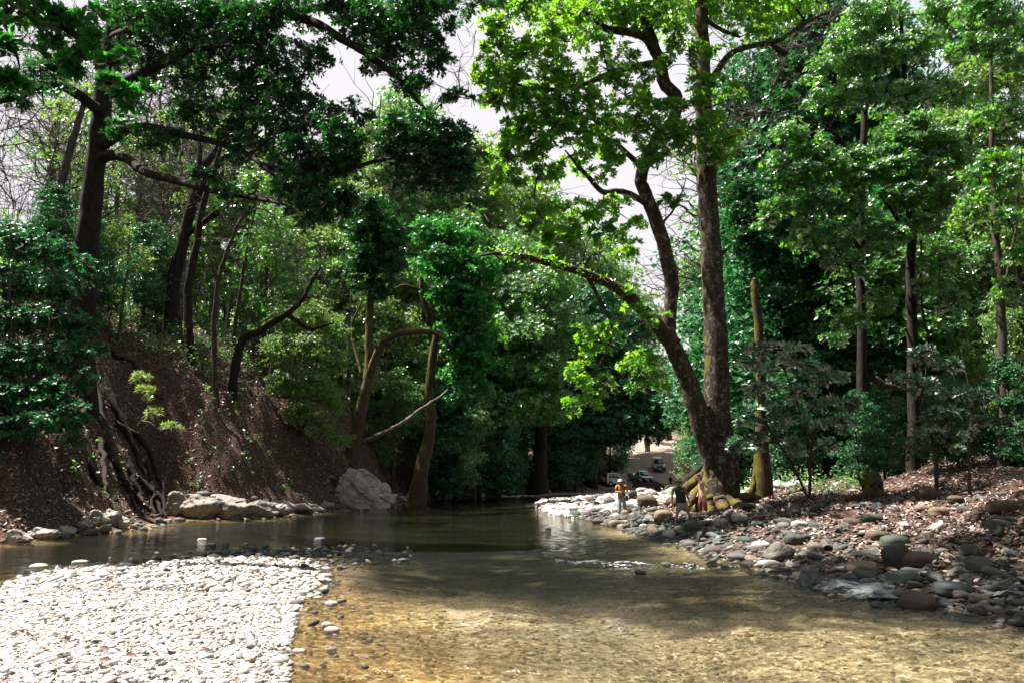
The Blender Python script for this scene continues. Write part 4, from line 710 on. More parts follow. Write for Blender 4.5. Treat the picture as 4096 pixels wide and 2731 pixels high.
# ------------------------------------------------------------------ rocks
def ico(sub):
    bm = bmesh.new(); bmesh.ops.create_icosphere(bm, subdivisions=sub, radius=1); bm.verts.ensure_lookup_table()
    V = np.array([v.co[:] for v in bm.verts]); F = np.array([[v.index for v in f.verts] for f in bm.faces]); bm.free(); return V, F
ICO = {k: ico(k) for k in (1, 2, 3, 4, 5, 6)}
def n3(V, sc, seed):
    x, y, z = (V*sc+seed).T; return (vnoise(x+z*.7+31, y-z*.4+17)+vnoise(y+11, z+x*.3+5)+vnoise(z+23, x+41))/3-.5
def round_rock(sub, seed, amt=.35, e=2.4):
    V, F = ICO[sub]; r = (np.abs(V)**e).sum(1)**(-1/e); V = V*r[:, None]
    V = V*(1+amt*n3(V, 1.2, seed)+.10*n3(V, 3.1, seed+9))[:, None]; V = V/np.abs(V).max(0); return V, F
def angular_rock(sub, seed, cuts=13, rough=.06, fine=.02):
    rs = np.random.default_rng(seed); V, F = ICO[sub]; r = np.full(len(V), 1.15)
    for k in range(cuts):
        n = unit(rs.normal(size=3)); d = rs.uniform(.55, .95); q = V@n; r = np.where(q > .05, np.minimum(r, d/np.maximum(q, .05)), r)
    for nc, am in ((26, .10), (110, .045)):
        sd = unit(rs.normal(size=(nc, 3))); a = (V@sd.T); i = a.argmax(1); r = r*(1+am*rs.uniform(-1, 1, nc)[i]+am*1.5*(a.max(1)-.93))
    V = V*r[:, None]; V = V*(1+rough*2*n3(V, 3.0, seed % 40)+fine*2*n3(V, 9, seed % 37))[:, None]; V = V/np.abs(V).max(0); return V, F
R_GREY = rock_mat('rock grey', [(.10, .093, .086), (.12, .112, .10), (.085, .082, .078)])
R_DARK = rock_mat('rock dark', [(.05, .052, .050), (.065, .065, .065), (.045, .045, .042)])
R_BLUE = rock_mat('rock bluish', [(.06, .072, .080), (.075, .088, .095)])
R_GREEN = rock_mat('rock greenish', [(.045, .06, .047), (.055, .072, .055)])
R_TAN = rock_mat('rock tan', [(.17, .13, .09), (.15, .115, .08)])
R_BROWN = rock_mat('rock brown', [(.085, .062, .046), (.07, .053, .04)])
R_PALE = rock_mat('rock pale', [(.29, .27, .25), (.34, .31, .29)])
R_OUT = rock_mat('rock outcrop', [(.25, .23, .21), (.28, .255, .235)], .15, .7)
R_BED = rock_mat('rock bedrock', [(.14, .16, .17)], .3, .6)
ROUND = [np_mesh('boulder', *[round_rock(4, 3.7*k+1, RNG.uniform(.25, .5), RNG.uniform(2.1, 3.2))[j] if j == 0 else [ICO[4][1]] for j in (0, 1)], R_GREY, True) for k in range(12)]
ROUND_S = [np_mesh('cobble', *[round_rock(3, 2.9*k+4, RNG.uniform(.25, .5), RNG.uniform(2.1, 3.2))[j] if j == 0 else [ICO[3][1]] for j in (0, 1)], R_GREY, True) for k in range(12)]
ANG = [np_mesh('angular_rock', *[angular_rock(5, 100+k)[j] if j == 0 else [ICO[5][1]] for j in (0, 1)], R_OUT, False) for k in range(8)]
PLACED = []
def rock(name, me, x, y, sx, sy, sz, mat, label, cat='boulder', group=None, rz=None, tilt=(0, 0), lift=.35, z=None):
    o = bpy.data.objects.new(name, me); COL.objects.link(o)
    zz = gz(x, y) if z is None else z
    o.location = (x, y, zz+sz*lift); o.scale = (sx, sy, sz); o.rotation_euler = (tilt[0], tilt[1], RNG.uniform(-.3, .3) if rz is None else rz)
    o.material_slots[0].link = 'OBJECT'; o.material_slots[0].material = mat; PLACED.append((x, y, max(sx, sy)*.85)); return tag(o, label, cat, group)
def rock_px(cx, cy, w, h, mat, label, me=None, cat='boulder', name='boulder', rz=None, tilt=(0, 0), group=None, dy=.8, sink=.0):
    """size and place measured from where its foot meets the ground"""
    x, y, z = hit(cx, cy+h/2-1); k = y/FPX; sx = w*k/2; sz = h*k/2*1.12; sy = max(sx*dy, sz*.8)
    x, y, z = x, y+sy*.6, gz(x, y+sy*.6); 
    zc = P(cx, cy, y)[2]
    o = rock(name, me or ROUND[int(RNG.integers(12))], x, y, sx, sy, sz, mat, label, cat, group, rz if rz is not None else 0, tilt)
    o.location.z = zc-sink; LAND.append((cx, cy, 'the '+label.split(',')[0])); return o
T = math.radians
rock_px(924, 560, 40, 17, R_BROWN, 'long rounded brown boulder, lying against the leaning dark one', rz=.1)
rock_px(901.5, 557, 25, 26, R_DARK, 'dark egg-shaped boulder, leaning upright beside the long brown one', tilt=(0, -.35))
rock_px(957, 589, 36, 15, R_BLUE, 'bluish oblong boulder, near the waterline at the right', tilt=(0, .12))
rock_px(865, 568, 31, 14, R_TAN, 'tan striped boulder, low and wide behind the bluish bedrock')
rock_px(781, 552, 33, 18, R_GREY, 'grey angular slab, tilted up to the right', ANG[2], tilt=(0, -.35))
rock_px(817, 548, 17, 12, R_GREY, 'round grey boulder, just right of the tilted slab')
rock_px(797, 539, 20, 11, R_DARK, 'dark oval boulder, behind the tilted slab')
rock_px(740, 557, 23, 9, R_GREY, 'smooth grey oval boulder, at the waterline left of the slab')
rock_px(771, 563, 22, 7, R_PALE, 'pale flat boulder, half in the water')
rock_px(906, 525, 14, 11, R_PALE, 'squarish pale block, standing alone on the slope', ANG[4])
rock_px(876, 507, 20, 13, R_DARK, 'dark blocky boulder, upper one of a pair on the slope', ANG[1])
rock_px(874, 518, 20, 9, R_GREEN, 'flat greenish boulder, under the dark blocky one')
rock_px(930, 495, 21, 15, R_BROWN, 'big dark brown boulder, high on the leafy slope')
rock_px(880, 535.5, 22, 10, R_BROWN, 'low brown boulder, mid slope')
rock_px(898, 542, 26, 14, R_GREEN, 'greenish grey boulder, above the dark egg-shaped one')
rock_px(974, 551, 24, 16, R_GREY, 'blocky taupe boulder, at the right middle of the slope', ANG[6])
rock_px(982, 555, 7, 12, R_BROWN, 'small upright stone, leaning on the blocky taupe boulder', ANG[3])
rock_px(941, 512, 18, 11, R_TAN, 'round taupe boulder, among dry leaves')
rock_px(1000, 531, 22, 13, R_GREEN, 'broad green slab, near the right edge', ANG[5])
rock_px(1008, 507, 30, 14, R_BROWN, 'long sloping brown boulder, at the right edge')
rock_px(1008, 520, 30, 9, R_DARK, 'long dark flat boulder, below the sloping brown one')
rock_px(959, 499, 18, 8, R_BROWN, 'flat brown boulder, high among leaves')
rock_px(984, 599, 22, 10, R_GREY, 'short grey cylinder-shaped boulder, by the water near the right edge', tilt=(0, .25))
rock_px(1014, 594, 28, 12, R_BLUE, 'large low bluish slab, cut by the right edge', ANG[0])
rock_px(1016, 612, 14, 6, R_PALE, 'small white stone, in shallow water at the right edge')
rock_px(802, 524, 17, 8, R_PALE, 'pale pinkish boulder, in a sunny patch')
rock_px(741, 517, 17, 10, R_PALE, 'pale boulder, right of the shirtless man')
rock_px(722, 522, 14, 9, R_PALE, 'small pale boulder, near the shirtless man')
rock_px(693, 527, 17, 13, R_GREEN, 'dark greenish boulder, in front of the shirtless man')
rock_px(701, 536, 7, 13, R_DARK, 'pointed dark stone, standing upright', ANG[7])
rock_px(690, 542, 18, 6, R_GREY, 'flat grey stone, at the water edge below the pointed one')
rock_px(665, 515, 19, 11, R_TAN, 'large smooth tan boulder, left of the man in the black tank top')
rock_px(648, 501, 21, 13, R_BROWN, 'large brown boulder, right of the man in yellow')
rock_px(655, 495, 8, 9, R_TAN, 'small standing tan boulder, behind the large brown one')
rock_px(633, 494, 9, 8, R_DARK, 'round dark boulder, just right of the man in yellow')
rock_px(635, 518, 15, 9, R_DARK, 'tilted dark slab, at the end of the rock bar', ANG[2], tilt=(0, -.35))
rock_px(610, 502, 13, 9, R_BLUE, 'bluish oval boulder, just left of the man in yellow')
rock_px(600, 497, 13, 7, R_BLUE, 'low bluish boulder, further left of the man in yellow')
rock_px(599, 521, 15, 6, R_DARK, 'flat dark boulder, at the left tip of the rock bar')
rock_px(656, 527, 11, 6, R_GREEN, 'greenish flat stone, at the water before the tank top man')
rock_px(645, 526, 10, 6, R_PALE, 'pale stone, at the water before the tank top man')
rock_px(576, 510, 12, 6, R_DARK, 'dark stone, at the bright end of the rock bar')
rock_px(548, 528, 6, 3, R_DARK, 'small dark stone, alone in the pool')
rock_px(668, 544, 10, 3, R_DARK, 'small black stone, half sunk in the pool')
rock_px(643, 490, 13, 6, R_PALE, 'bright white boulder, on the far side of the rock bar')
rock_px(660, 487.5, 12, 6, R_PALE, 'second bright white boulder, right of the first one on the bar')
rock_px(674, 490, 10, 7, R_PALE, 'bright boulder, behind the tank top man')
rock_px(590, 503, 12, 5, R_PALE, 'bright low stone, on the sunny left half of the bar')
# bedrock ledge at the right waterline
def ledge(name, pts, mat, label, w=.5):
    b = np.array((*hit(*pts[0][:2])[:2], 0.)); g = Geo()
    for k, (px, py, ww, hh) in enumerate(pts):
        x, y, z = hit(px, py+hh/2-1); kk = y/FPX; V, F = angular_rock(5, 300+k*7, 9, .08, .03); V = V*np.array((ww*kk/2, max(ww*kk*.28, .3), hh*kk/2*1.2)); 
        c = np.array((x, y+.25, P(px, py, y+.25)[2]))-b; g.add(V+c, F)
    o = obj(name, g.mesh(name, mat, True), None, tuple(b)); tag(o, label, 'bedrock'); LAND.append((pts[len(pts)//2][0], pts[len(pts)//2][1], 'the '+label.split(',')[0])); return o
ledge('bedrock_ledge', [(819, 579, 28, 22), (836, 586, 44, 13), (856, 589, 54, 17), (880, 592, 62, 17), (903, 597, 56, 13), (926, 602, 44, 9)], R_BED, 'long bluish bedrock ledge, humped at its left end along the right waterline')
# left bank outcrops
def big_outcrop():
    V, F = angular_rock(6, 1234, 15, .07, .03)
    V[:, 2] = np.where(V[:, 2] > 0, V[:, 2]*(1-.30*np.clip(V[:, 0]+.5, 0, 1.5)), V[:, 2]); V[:, 0] += .18*(V[:, 2] < 0)*V[:, 0]
    V = V+.05*n3(V, 6, 3)[:, None]; s = V[:, 0]*2.2+V[:, 2]*3.4; V = V*(1+.035*(np.abs((s*1.7) % 1-.5)-.25))[:, None]; return np_mesh('outcrop', V, [F], R_OUT, False)
x, y, z = hit(356, 507); o = obj('rock_outcrop', big_outcrop(), None, (x-.35, y+1.2, 1.0), (0, 0, .2), (2.5, 2.0, 2.15)); tag(o, 'big angular grey outcrop at the left waterline under the mossy forked tree', 'boulder'); PLACED.append((x, y+1, 2.4)); LAND.append((356, 486, 'the big angular outcrop'))
ledge('rock_shelf', [(176, 505, 34, 24), (200, 505, 46, 24), (226, 507, 50, 22), (252, 509, 48, 17), (276, 509, 40, 15), (298, 508, 30, 12)], R_OUT, 'long pale rock shelf, low along the left waterline')
ledge('rock_shelf', [(314, 508, 20, 8), (326, 505, 16, 10), (385, 503, 22, 10), (400, 499, 14, 7)], R_OUT, 'broken rock foot, at both sides of the big outcrop')
ledge('rock_shelf', [(94, 518, 24, 15), (108, 516, 20, 17), (118, 522, 20, 12), (132, 526, 14, 7)], R_OUT, 'cracked grey rock point, left of the hanging roots')
ledge('rock_shelf', [(12, 537, 30, 14), (38, 533, 34, 14), (62, 531, 26, 10), (78, 524, 20, 9)], R_OUT, 'low dark rock shelf, at the left edge of the picture')
for k, (cx, cy, w, h, m) in enumerate([(190, 495, 10, 4, R_PALE), (203, 493, 12, 5, R_GREY), (215, 496, 9, 4, R_PALE), (228, 498, 10, 4, R_GREY), (240, 500, 12, 4, R_PALE), (254, 497, 9, 6, R_GREY), (266, 500, 9, 6, R_BROWN), (280, 503, 8, 4, R_PALE), (305, 508, 8, 4, R_PALE), (405, 495, 12, 7, R_GREY), (415, 492, 9, 6, R_PALE), (425, 496, 12, 7, R_GREY), (438, 495, 10, 5, R_DARK), (450, 495, 12, 4, R_PALE), (466, 494, 10, 4, R_GREY), (482, 493, 9, 4, R_PALE), (497, 492, 9, 4, R_GREY), (512, 490, 8, 5, R_PALE), (566, 485, 13, 9, R_DARK), (530, 491, 8, 4, R_GREY), (546, 490, 9, 4, R_PALE)]):
    x, y, z = hit(cx, cy+h/2); kk = y/FPX; cn = {id(R_PALE): 'pale', id(R_GREY): 'grey', id(R_BROWN): 'brown', id(R_DARK): 'dark'}[id(m)]
    rock('boulder', ROUND_S[k % 12] if k % 3 else ANG[k % 8], x, y, w*kk/2, w*kk/2, h*kk*.6, m, auto_label(f'{cn} stone on the far left shore', cx, cy), 'boulder', 'stones along the far left shore')
# stones standing in the shallow foreground water and on the bar
for k, (cx, cy, w, h, m, lab) in enumerate([(331, 603, 13, 6, R_PALE, 'white flat-topped stone, alone in the shallows beside the gravel'), (331, 630, 15, 7, R_PALE, 'larger white stone, lower of a touching pair in the shallows'), (326, 625, 10, 7, R_PALE, 'smaller white stone, upper of a touching pair in the shallows'),
        (331, 650, 10, 7, R_GREY, 'grey-white stone, below the touching pair in the shallows'), (369, 640, 8, 4, R_DARK, 'small dark stone, right of the touching pair in the shallows'), (279, 660, 18, 9, R_PALE, 'white stone with dark side, at the bottom edge of the gravel'), (321, 581, 9, 6, R_PALE, 'pale stone, at the tip of the gravel bar'),
        (383, 599, 12, 3, R_PALE, 'low pale stone, barely above the sunlit shallows'), (319, 539, 11, 5, R_BLUE, 'bluish oval stone, in the dark water past the bar tip'), (341, 541, 7, 4, R_DARK, 'dark pointed stone, in the dark water past the bar tip'), (340, 567, 8, 5, R_DARK, 'dark stone patched with green weed, by the bar tip'),
        (353, 554, 7, 4, R_DARK, 'low black stone, right of the bar tip'), (296, 602, 14, 7, R_GREY, 'grey stone, on the wet right edge of the gravel bar'), (300, 593, 10, 6, R_PALE, 'pale round stone, on the right edge of the gravel bar'), (298, 651, 13, 6, R_PALE, 'flat white stone, in the last wet gravel at the bottom'),
        (18, 571, 0, 0, None, ''), (36, 566, 17, 6, R_PALE, 'wide white stone, on the far left rim of the gravel'), (53, 567, 16, 6, R_PALE, 'white stone, second on the far left rim of the gravel'), (78, 562, 14, 5, R_PALE, 'white slab, on the rear rim of the gravel bar'), (210, 545, 9, 5, R_BLUE, 'bluish stone, left one on the shaded part of the bar'), (225, 544, 7, 5, R_BLUE, 'bluish stone, right one on the shaded part of the bar'), (201, 539, 10, 3, R_PALE, 'flat pale stone, at the far tip of the gravel'), (286, 547, 10, 4, R_BLUE, 'flat bluish stone, toward the right end of the shaded gravel')]):
    if not w: continue
    rock_px(cx, cy, w, h, m, lab, ROUND_S[k % 12], 'stone', 'stone', rz=0)
    LAND.pop()

# cobbles: individuals
MATS = [(R_GREY, 'grey', 6), (R_DARK, 'dark grey', 5), (R_BLUE, 'bluish', 2), (R_GREEN, 'greenish', 1), (R_BROWN, 'brown', 4), (R_PALE, 'pale', 1), (R_TAN, 'tan', 1)]
MP = [m for m in MATS for _ in range(m[2])]
cand = []
N_ = 9000; X = RNG.uniform(1.5, 24, N_); Y = 9+(78-9)*RNG.random(N_)**1.9; z, dl, dr, db, f = zones(X, Y)
prob = np.where(Y > 33, np.exp(-np.clip(dr, 0, 50)/6), np.exp(-np.clip(dr-.5, 0, 50)/4.5)); keep = (dr > -.35) & (f < .02) & (RNG.random(N_) < prob) & (X < Y*.75+1) & ~((Y > 33) & (X > 12))
X, Y, Z, DR = X[keep], Y[keep], z[keep], dr[keep]; S = np.clip(RNG.lognormal(-1.95, .38, len(X)), .07, .27)*(1+.35*(Y > 30)+.5*(Y > 45))
order = np.argsort(-S/Y); cnt = 0; grid = list(PLACED)
for i in order:
    if cnt >= 262: break
    x, y, s = X[i], Y[i], S[i]
    if any((x-a)**2+(y-b)**2 < (.9*(s+c))**2 for a, b, c in grid): continue
    px, py = to_px((x, y, Z[i]))
    if px > 1030: continue
    m, cn, _ = MP[int(RNG.integers(len(MP)))]; fl = RNG.uniform(.38, .85); ang = RNG.random() < .42
    shape = ('flat' if fl < .52 else 'thick' if fl > .72 else 'rounded') if not ang else 'angular'
    sz = 'big' if s > .32 else 'small' if s < .19 else 'medium'
    el = RNG.uniform(1.0, 1.5); me = ANG[cnt % 8] if ang else (ROUND if s/y > .013 else ROUND_S)[int(RNG.integers(12))]
    look = f'{sz} {cn} {shape} cobble'+(' half in the water' if DR[i] < .1 else '')
    rock('cobble', me, x, y, s*el, s/el, s*fl*.9, m, auto_label(look, px, py), 'cobble', 'cobbles of the rocky right shore', RNG.uniform(0, 3.14), (RNG.normal(0, .18), RNG.normal(0, .18)), .28)
    grid.append((x, y, s)); cnt += 1

# masses of small stones nobody could count
def stone_mass(name, X, Y, R, sub, mat, flat=(.4, .75), lift=.3, zf=None):
    n = len(X); V0, F0 = ICO[sub] if sub else (ICO[1][0], ICO[1][1]); Z = ground(X, Y) if zf is None else zf
    nv = 8; B = [round_rock(sub or 1, 5.1*k+2, .45, RNG.uniform(2, 3.2))[0] for k in range(nv)]; pick = RNG.integers(nv, size=n)
    V = np.stack(B)[pick]; sc = np.stack([R*RNG.uniform(.85, 1.5, n), R*RNG.uniform(.7, 1.1, n), R*RNG.uniform(*flat, n)], -1)
    V = V*sc[:, None]; a = RNG.uniform(0, 6.28, n); c, s = np.cos(a)[:, None], np.sin(a)[:, None]; tx = RNG.normal(0, .22, n)[:, None]
    x, y, z = V[..., 0]*c-V[..., 1]*s, V[..., 0]*s+V[..., 1]*c, V[..., 2]; z = z+x*tx
    V = np.stack([x+X[:, None], y+Y[:, None], z+(Z+R*lift)[:, None]], -1).reshape(-1, 3); F = (np.arange(n)[:, None, None]*len(V0)+F0[None]).reshape(-1, 3)
    return np_mesh(name, V, [F], mat, True)
M_GRAV = island_mat('gravel stones', [(0, (.09, .08, .075)), (.2, (.28, .265, .25)), (.5, (.44, .42, .40)), (.8, (.60, .57, .54)), (.93, (.22, .16, .13)), (1, (.08, .075, .08))])
M_COB = island_mat('shore stones', [(0, (.03, .03, .028)), (.25, (.065, .06, .056)), (.45, (.055, .065, .066)), (.6, (.10, .08, .065)), (.75, (.05, .058, .048)), (.9, (.16, .14, .12)), (1, (.28, .25, .22))])
def samp(n, xr, yr, cond, pw=1.0):
    x = RNG.uniform(*xr, n); y = yr[0]+(yr[1]-yr[0])*RNG.random(n)**pw; z, dl, dr, db, f = zones(x, y); m = cond(x, y, dl, dr, db, f); return x[m], y[m]
x, y = samp(230000, (-13, -1), (4.5, 13), lambda x, y, dl, dr, db, f: (db > -.12) & (np.abs(x) < y*.75+.5)); R = np.clip(RNG.lognormal(-4.35, .5, len(x)), .008, .065)
tag(obj('gravel', stone_mass('gravel', x, y, R, 1, M_GRAV)), 'sunlit pale pebbles covering the near gravel bar', 'gravel', kind='stuff')
x, y = samp(60000, (-20, -1), (13, 25.5), lambda x, y, dl, dr, db, f: (db > -.5) & (np.abs(x) < y*.75+.5)); R = np.clip(RNG.lognormal(-3.6, .5, len(x)), .015, .12)
tag(obj('gravel', stone_mass('gravel', x, y, R, 1, M_GRAV)), 'pebbles and stones on the far shaded tip of the gravel bar', 'gravel', kind='stuff')
x, y = samp(30000, (1.5, 24), (9, 42), lambda x, y, dl, dr, db, f: (dr > -.5) & (f < .02) & (RNG.random(len(x)) < np.exp(-np.clip(dr-2, 0, 50)/5)) & (np.abs(x) < y*.75+1), 1.6); R = np.clip(RNG.lognormal(-2.95, .42, len(x)), .025, .12)*(1+.5*(y > 25))
tag(obj('shore_stones', stone_mass('shore_stones', x, y, R, 1, M_COB)), 'countless small grey and brown stones between the cobbles of the right shore', 'stones', kind='stuff')
x, y = samp(9000, (1, 24), (40, 79), lambda x, y, dl, dr, db, f: (dr > -.4) & (f < .02) & (dr < 12)); R = np.clip(RNG.lognormal(-1.9, .45, len(x)), .07, .45)
tag(obj('bar_stones', stone_mass('bar_stones', x, y, R, 1, M_GRAV)), 'bright stones on the far sunny part of the rock bar', 'stones', kind='stuff')
x, y = samp(14000, (-19, 16), (24, 96), lambda x, y, dl, dr, db, f: (dl > -.6) & (dl < np.where(y < 50, .8, 2.4)) & (f < .6)); R = np.clip(RNG.lognormal(-2.4, .45, len(x)), .05, .3)
tag(obj('shore_stones', stone_mass('shore_stones', x, y, R, 1, M_COB)), 'loose stones along the left and far waterline', 'stones', kind='stuff')
x, y = samp(9000, (-8, 8), (4.5, 16), lambda x, y, dl, dr, db, f: (db < -.1) & (dr < -.1) & (dl < -1)); R = np.clip(RNG.lognormal(-3.9, .5, len(x)), .01, .055)
tag(obj('riverbed_stones', stone_mass('riverbed_stones', x, y, R, 1, island_mat('bed stones', [(0, (.06, .04, .02)), (.4, (.17, .12, .05)), (.8, (.28, .22, .12)), (1, (.42, .38, .28))]), (.3, .5), .1)), 'submerged brown stones of the shallow river bed', 'stones', kind='stuff')
x, y = samp(1300, (-8, 10), (5, 24), lambda x, y, dl, dr, db, f: ((db > -.9) & (db < -.05)) | ((dr > -.8) & (dr < 0))); R = np.clip(RNG.lognormal(-3.4, .45, len(x)), .02, .075)
tag(obj('riverbed_stones', stone_mass('riverbed_stones', x, y, R, 1, M_COB, (.6, .9), .8, np.full(len(x), -.04))), 'wet stones breaking the surface along the water edges', 'stones', kind='stuff')
x, y = samp(5200, (-12, -1), (15, 26), lambda x, y, dl, dr, db, f: (db < .1) & (dl < -2) & (RNG.random(len(x)) < np.exp(-(((x+6)/2.9)**2+((y-20)/2.8)**2)**2))); R = np.clip(RNG.lognormal(-3.3, .5, len(x)), .02, .15)
tag(obj('tip_stones', stone_mass('tip_stones', x, y, R, 1, M_COB, (.5, .9), .5, np.maximum(ground(x, y), -.05))), 'scattered dark wet stones beyond the shaded end of the gravel bar', 'stones', kind='stuff')
# ------------------------------------------------------------------ leaf litter
def litter(name, x, y, L, mat, label, up=1.3, lift=.03):
    z = ground(x, y); n = len(x); C = np.stack([x, y, z+lift+RNG.random(n)*.05], -1); e = .3
    gx = (ground(x+e, y)-z)/e; gy = (ground(x, y+e)-z)/e; Nn = unit(np.stack([-gx, -gy, np.ones(n)], -1))+RNG.normal(0, .38, (n, 3))
    D = RNG.normal(size=(n, 3)); D = D-(D*Nn).sum(1)[:, None]*Nn/((Nn**2).sum(1)[:, None]); ll = L*RNG.uniform(.5, 1.3, n)
    V, F = leaf_arrays(C, D, Nn, ll, ll*.5, .3); tag(obj(name, np_mesh(name, V, [F], mat)), label, 'leaf litter', kind='stuff')
LT_R = leaf_mat('litter rust', [(0, (.035, .016, .012)), (.4, (.11, .055, .04)), (.75, (.24, .13, .10)), (1, (.42, .29, .24))], (.3, .12, .05), .12, .4, .05)
LT_D = leaf_mat('litter dark', [(0, (.05, .025, .018)), (.5, (.14, .08, .058)), (1, (.30, .19, .145))], (.2, .1, .05), .10, .45, .04)
x, y = samp(95000, (4, 34), (9, 46), lambda x, y, dl, dr, db, f: (dr > .8) & (f < .02) & (RNG.random(len(x)) < .15+.85*sstep(1, 5, dr)) & (np.abs(x) < y*.75+2), 1.4)
litter('leaf_litter', x, y, .14, LT_R, 'rusty fallen leaves covering the right slope', lift=.05)
x, y = samp(70000, (-32, -8), (24, 72), lambda x, y, dl, dr, db, f: (dl > .5) & (dl < 14) & (np.abs(x) < y*.75+2), 1.3)
litter('leaf_litter', x, y, .16, LT_D, 'brown fallen leaves covering the steep left bank')
x, y = samp(16000, (-8, 30), (60, 125), lambda x, y, dl, dr, db, f: (dl > .5) & (dl < 14) & (np.abs(x) < y*.75+2))
litter('leaf_litter', x, y, .3, LT_R, 'fallen leaves on the far shore and beside the vehicle track')
x, y = samp(5200, (-16, -1), (4.5, 24), lambda x, y, dl, dr, db, f: (db > .1) & (np.abs(x) < y*.75+.5), 1.3)
litter('dry_leaves', x, y, .11, LT_D, 'scattered dry dark leaves on the gravel bar', lift=.05)  # dry leaves, more added to stand for dark gaps between the pebbles

# ------------------------------------------------------------------ roots down the left bank
def along(pts, up=.12): return [np.array(hit(px, py))+np.array((0, -up*.3, up)) for px, py in pts]
ROOTM = bark_mat('root', (.010, .008, .007), (.042, .031, .026))
for k, (pts, r) in enumerate([([(86, 345), (96, 400), (108, 450), (125, 488), (150, 514)], .28), ([(90, 340), (112, 400), (134, 452), (150, 490), (162, 517)], .22), ([(80, 345), (82, 420), (88, 465), (104, 490), (118, 506)], .17), ([(115, 425), (140, 445), (158, 478), (166, 518)], .17), ([(100, 440), (105, 480), (108, 502)], .13), ([(128, 470), (140, 498), (143, 516)], .15), ([(138, 480), (158, 500), (170, 514)], .14), ([(96, 352), (116, 356), (135, 368), (143, 388), (163, 402)], .16), ([(112, 455), (120, 480), (133, 500), (137, 518)], .14), ([(146, 465), (152, 485), (155, 515)], .12)]):
    g = Geo(); q = [p_-np.array(LT.location) for p_ in along(pts)]; tube(g, q, np.linspace(r, r*.35, len(q)), 8, 7, .05, .08); obj('root', g.mesh('root', ROOTM, True), LT)
def branchy(name, base, paths, mat, label, cat, r=.05):
    b = np.array(base); g = Geo()
    for pts in paths: tube(g, [np.array(p_)-b for p_ in pts], np.linspace(r, r*.25, len(pts)), 6, 5, .02)
    o = obj(name, g.mesh(name, mat, True), None, tuple(b)); return tag(o, label, cat)
branchy('dead_branch', P(362, 437, 57), [[P(*q) for q in ((352, 446, 57), (372, 437, 57), (392, 428, 57), (405, 420, 57), (418, 410, 58), (440, 396, 59), (452, 385, 60))]], B_PALE, 'long bleached dead branch slanting between the two mossy trunks', 'branch', .22)
branchy('dead_branch', P(685, 470, 46), [[P(688+RNG.uniform(-6, 8), 470+RNG.uniform(-3, 6), 45), P(682+RNG.uniform(-6, 8), 468+RNG.uniform(-6, 4), 45), P(674+RNG.uniform(-4, 12), 467+RNG.uniform(-9, 8), 45)] for _ in range(14)], B_PALE, 'tangle of bleached dead branches left of the twin tree', 'branch', .035)
branchy('dead_branch', P(143, 420, 33), [[P(138, 425, 33), P(145, 415, 32.8), P(153, 412, 32.6), P(160, 420, 32.6)], [P(145, 415, 32.8), P(150, 405, 32.6)], [P(142, 420, 32.8), P(150, 422, 32.5), P(158, 428, 32.5)]], B_PALE, 'small forked pale dead twig on the left bank face', 'branch', .04)
branchy('fallen_log', P(640, 475, 44), [[P(684, 485, 40), P(697, 472, 39.5), P(708, 460, 39)]], B_DARK, 'dark fallen log slanting behind the twin tree roots', 'log', .4)
branchy('fallen_log', P(890, 384, 33), [[P(873, 379, 33), P(890, 386, 33.5), P(918, 391, 34.5)]], B_TWIN, 'broken reddish log end jutting out above the dark undergrowth', 'log', .22)
b = gbase(872, 31, .2); t = Tree('stump', b, 'low mossy rotten stump at the top of the right shore', 'stump', bark=B_MOSS); t.limb([b, b+(0, 0, .5), b+(.05, 0, .95), b+(.1, 0, 1.15)], [.55, .42, .38, .22], 'trunk', 12, 4, .05, .12); t.limb([b+(.1, 0, .3), b+(-.8, -.2, .25), b+(-1.5, -.3, .1)], [.25, .18, .05], 'root'); t.done()
b = gbase(745, 35, .2)
branchy('mossy_log', b, [[b+(0, 0, .3), b+(1.2, -.2, .25), b+(2.6, -.5, .3)], [b+(-.2, 0, .1), b+(.3, -.1, .9), b+(.4, 0, 1.5)]], B_MOSS, 'short mossy log and stub beside the twin tree roots', 'log', .28)
b = P(686, 492, 35)
branchy('mossy_root', b, [[b+(1.0, -.3, .8), b+(.3, -.3, .45), b+(-.3, -.5, .0), b+(-.7, -.7, -.5)], [b+(1.0, -.4, .5), b+(.2, -.9, -.1), b+(-.2, -1.2, -.6)]], B_MOSS, 'sunlit yellow mossy root mound behind the two men', 'root', .36)
# ------------------------------------------------------------------ white water
def foam():
    g = Geo(); V0, F0 = ICO[1]
    for (x0, y0), (x1, y1), n in [(G(557, 562), G(600, 563.5), 75), (G(604, 566), G(655, 563), 80), (G(640, 567.5), G(655, 568), 25), (G(668, 568), G(702, 568), 40), (G(618, 565), (G(632, 569)), 20)]:
        for k in range(n):
            q = RNG.random(); x, y = x0+(x1-x0)*q+RNG.normal(0, .05), y0+(y1-y0)*q+RNG.normal(0, .16)+.14*math.sin(q*11); r = RNG.uniform(.005, .026)
            g.add(V0*np.array((r*2.2, r*1.2, r*.6))+np.array((x, y, float(water_z(np.array([x]), np.array([y]))[0])+.004)), F0)
    for k in range(420):
        px = RNG.uniform(435, 560); py = 491.5+RNG.normal(0, 1.8)+.012*(560-px); x, y, z = hit(px, py)
        if y > 110: continue
        r = RNG.uniform(.06, .22); g.add(V0*np.array((r*3, r*1.2, r*.3))+np.array((x, y, waterz(x, y)+.03)), F0)
    return g.mesh('white_water', simple('foam', (.8, .82, .84), .5, 0, .05), True)
tag(obj('white_water', foam()), 'white foam where the river breaks over hidden stones', 'foam', kind='stuff')
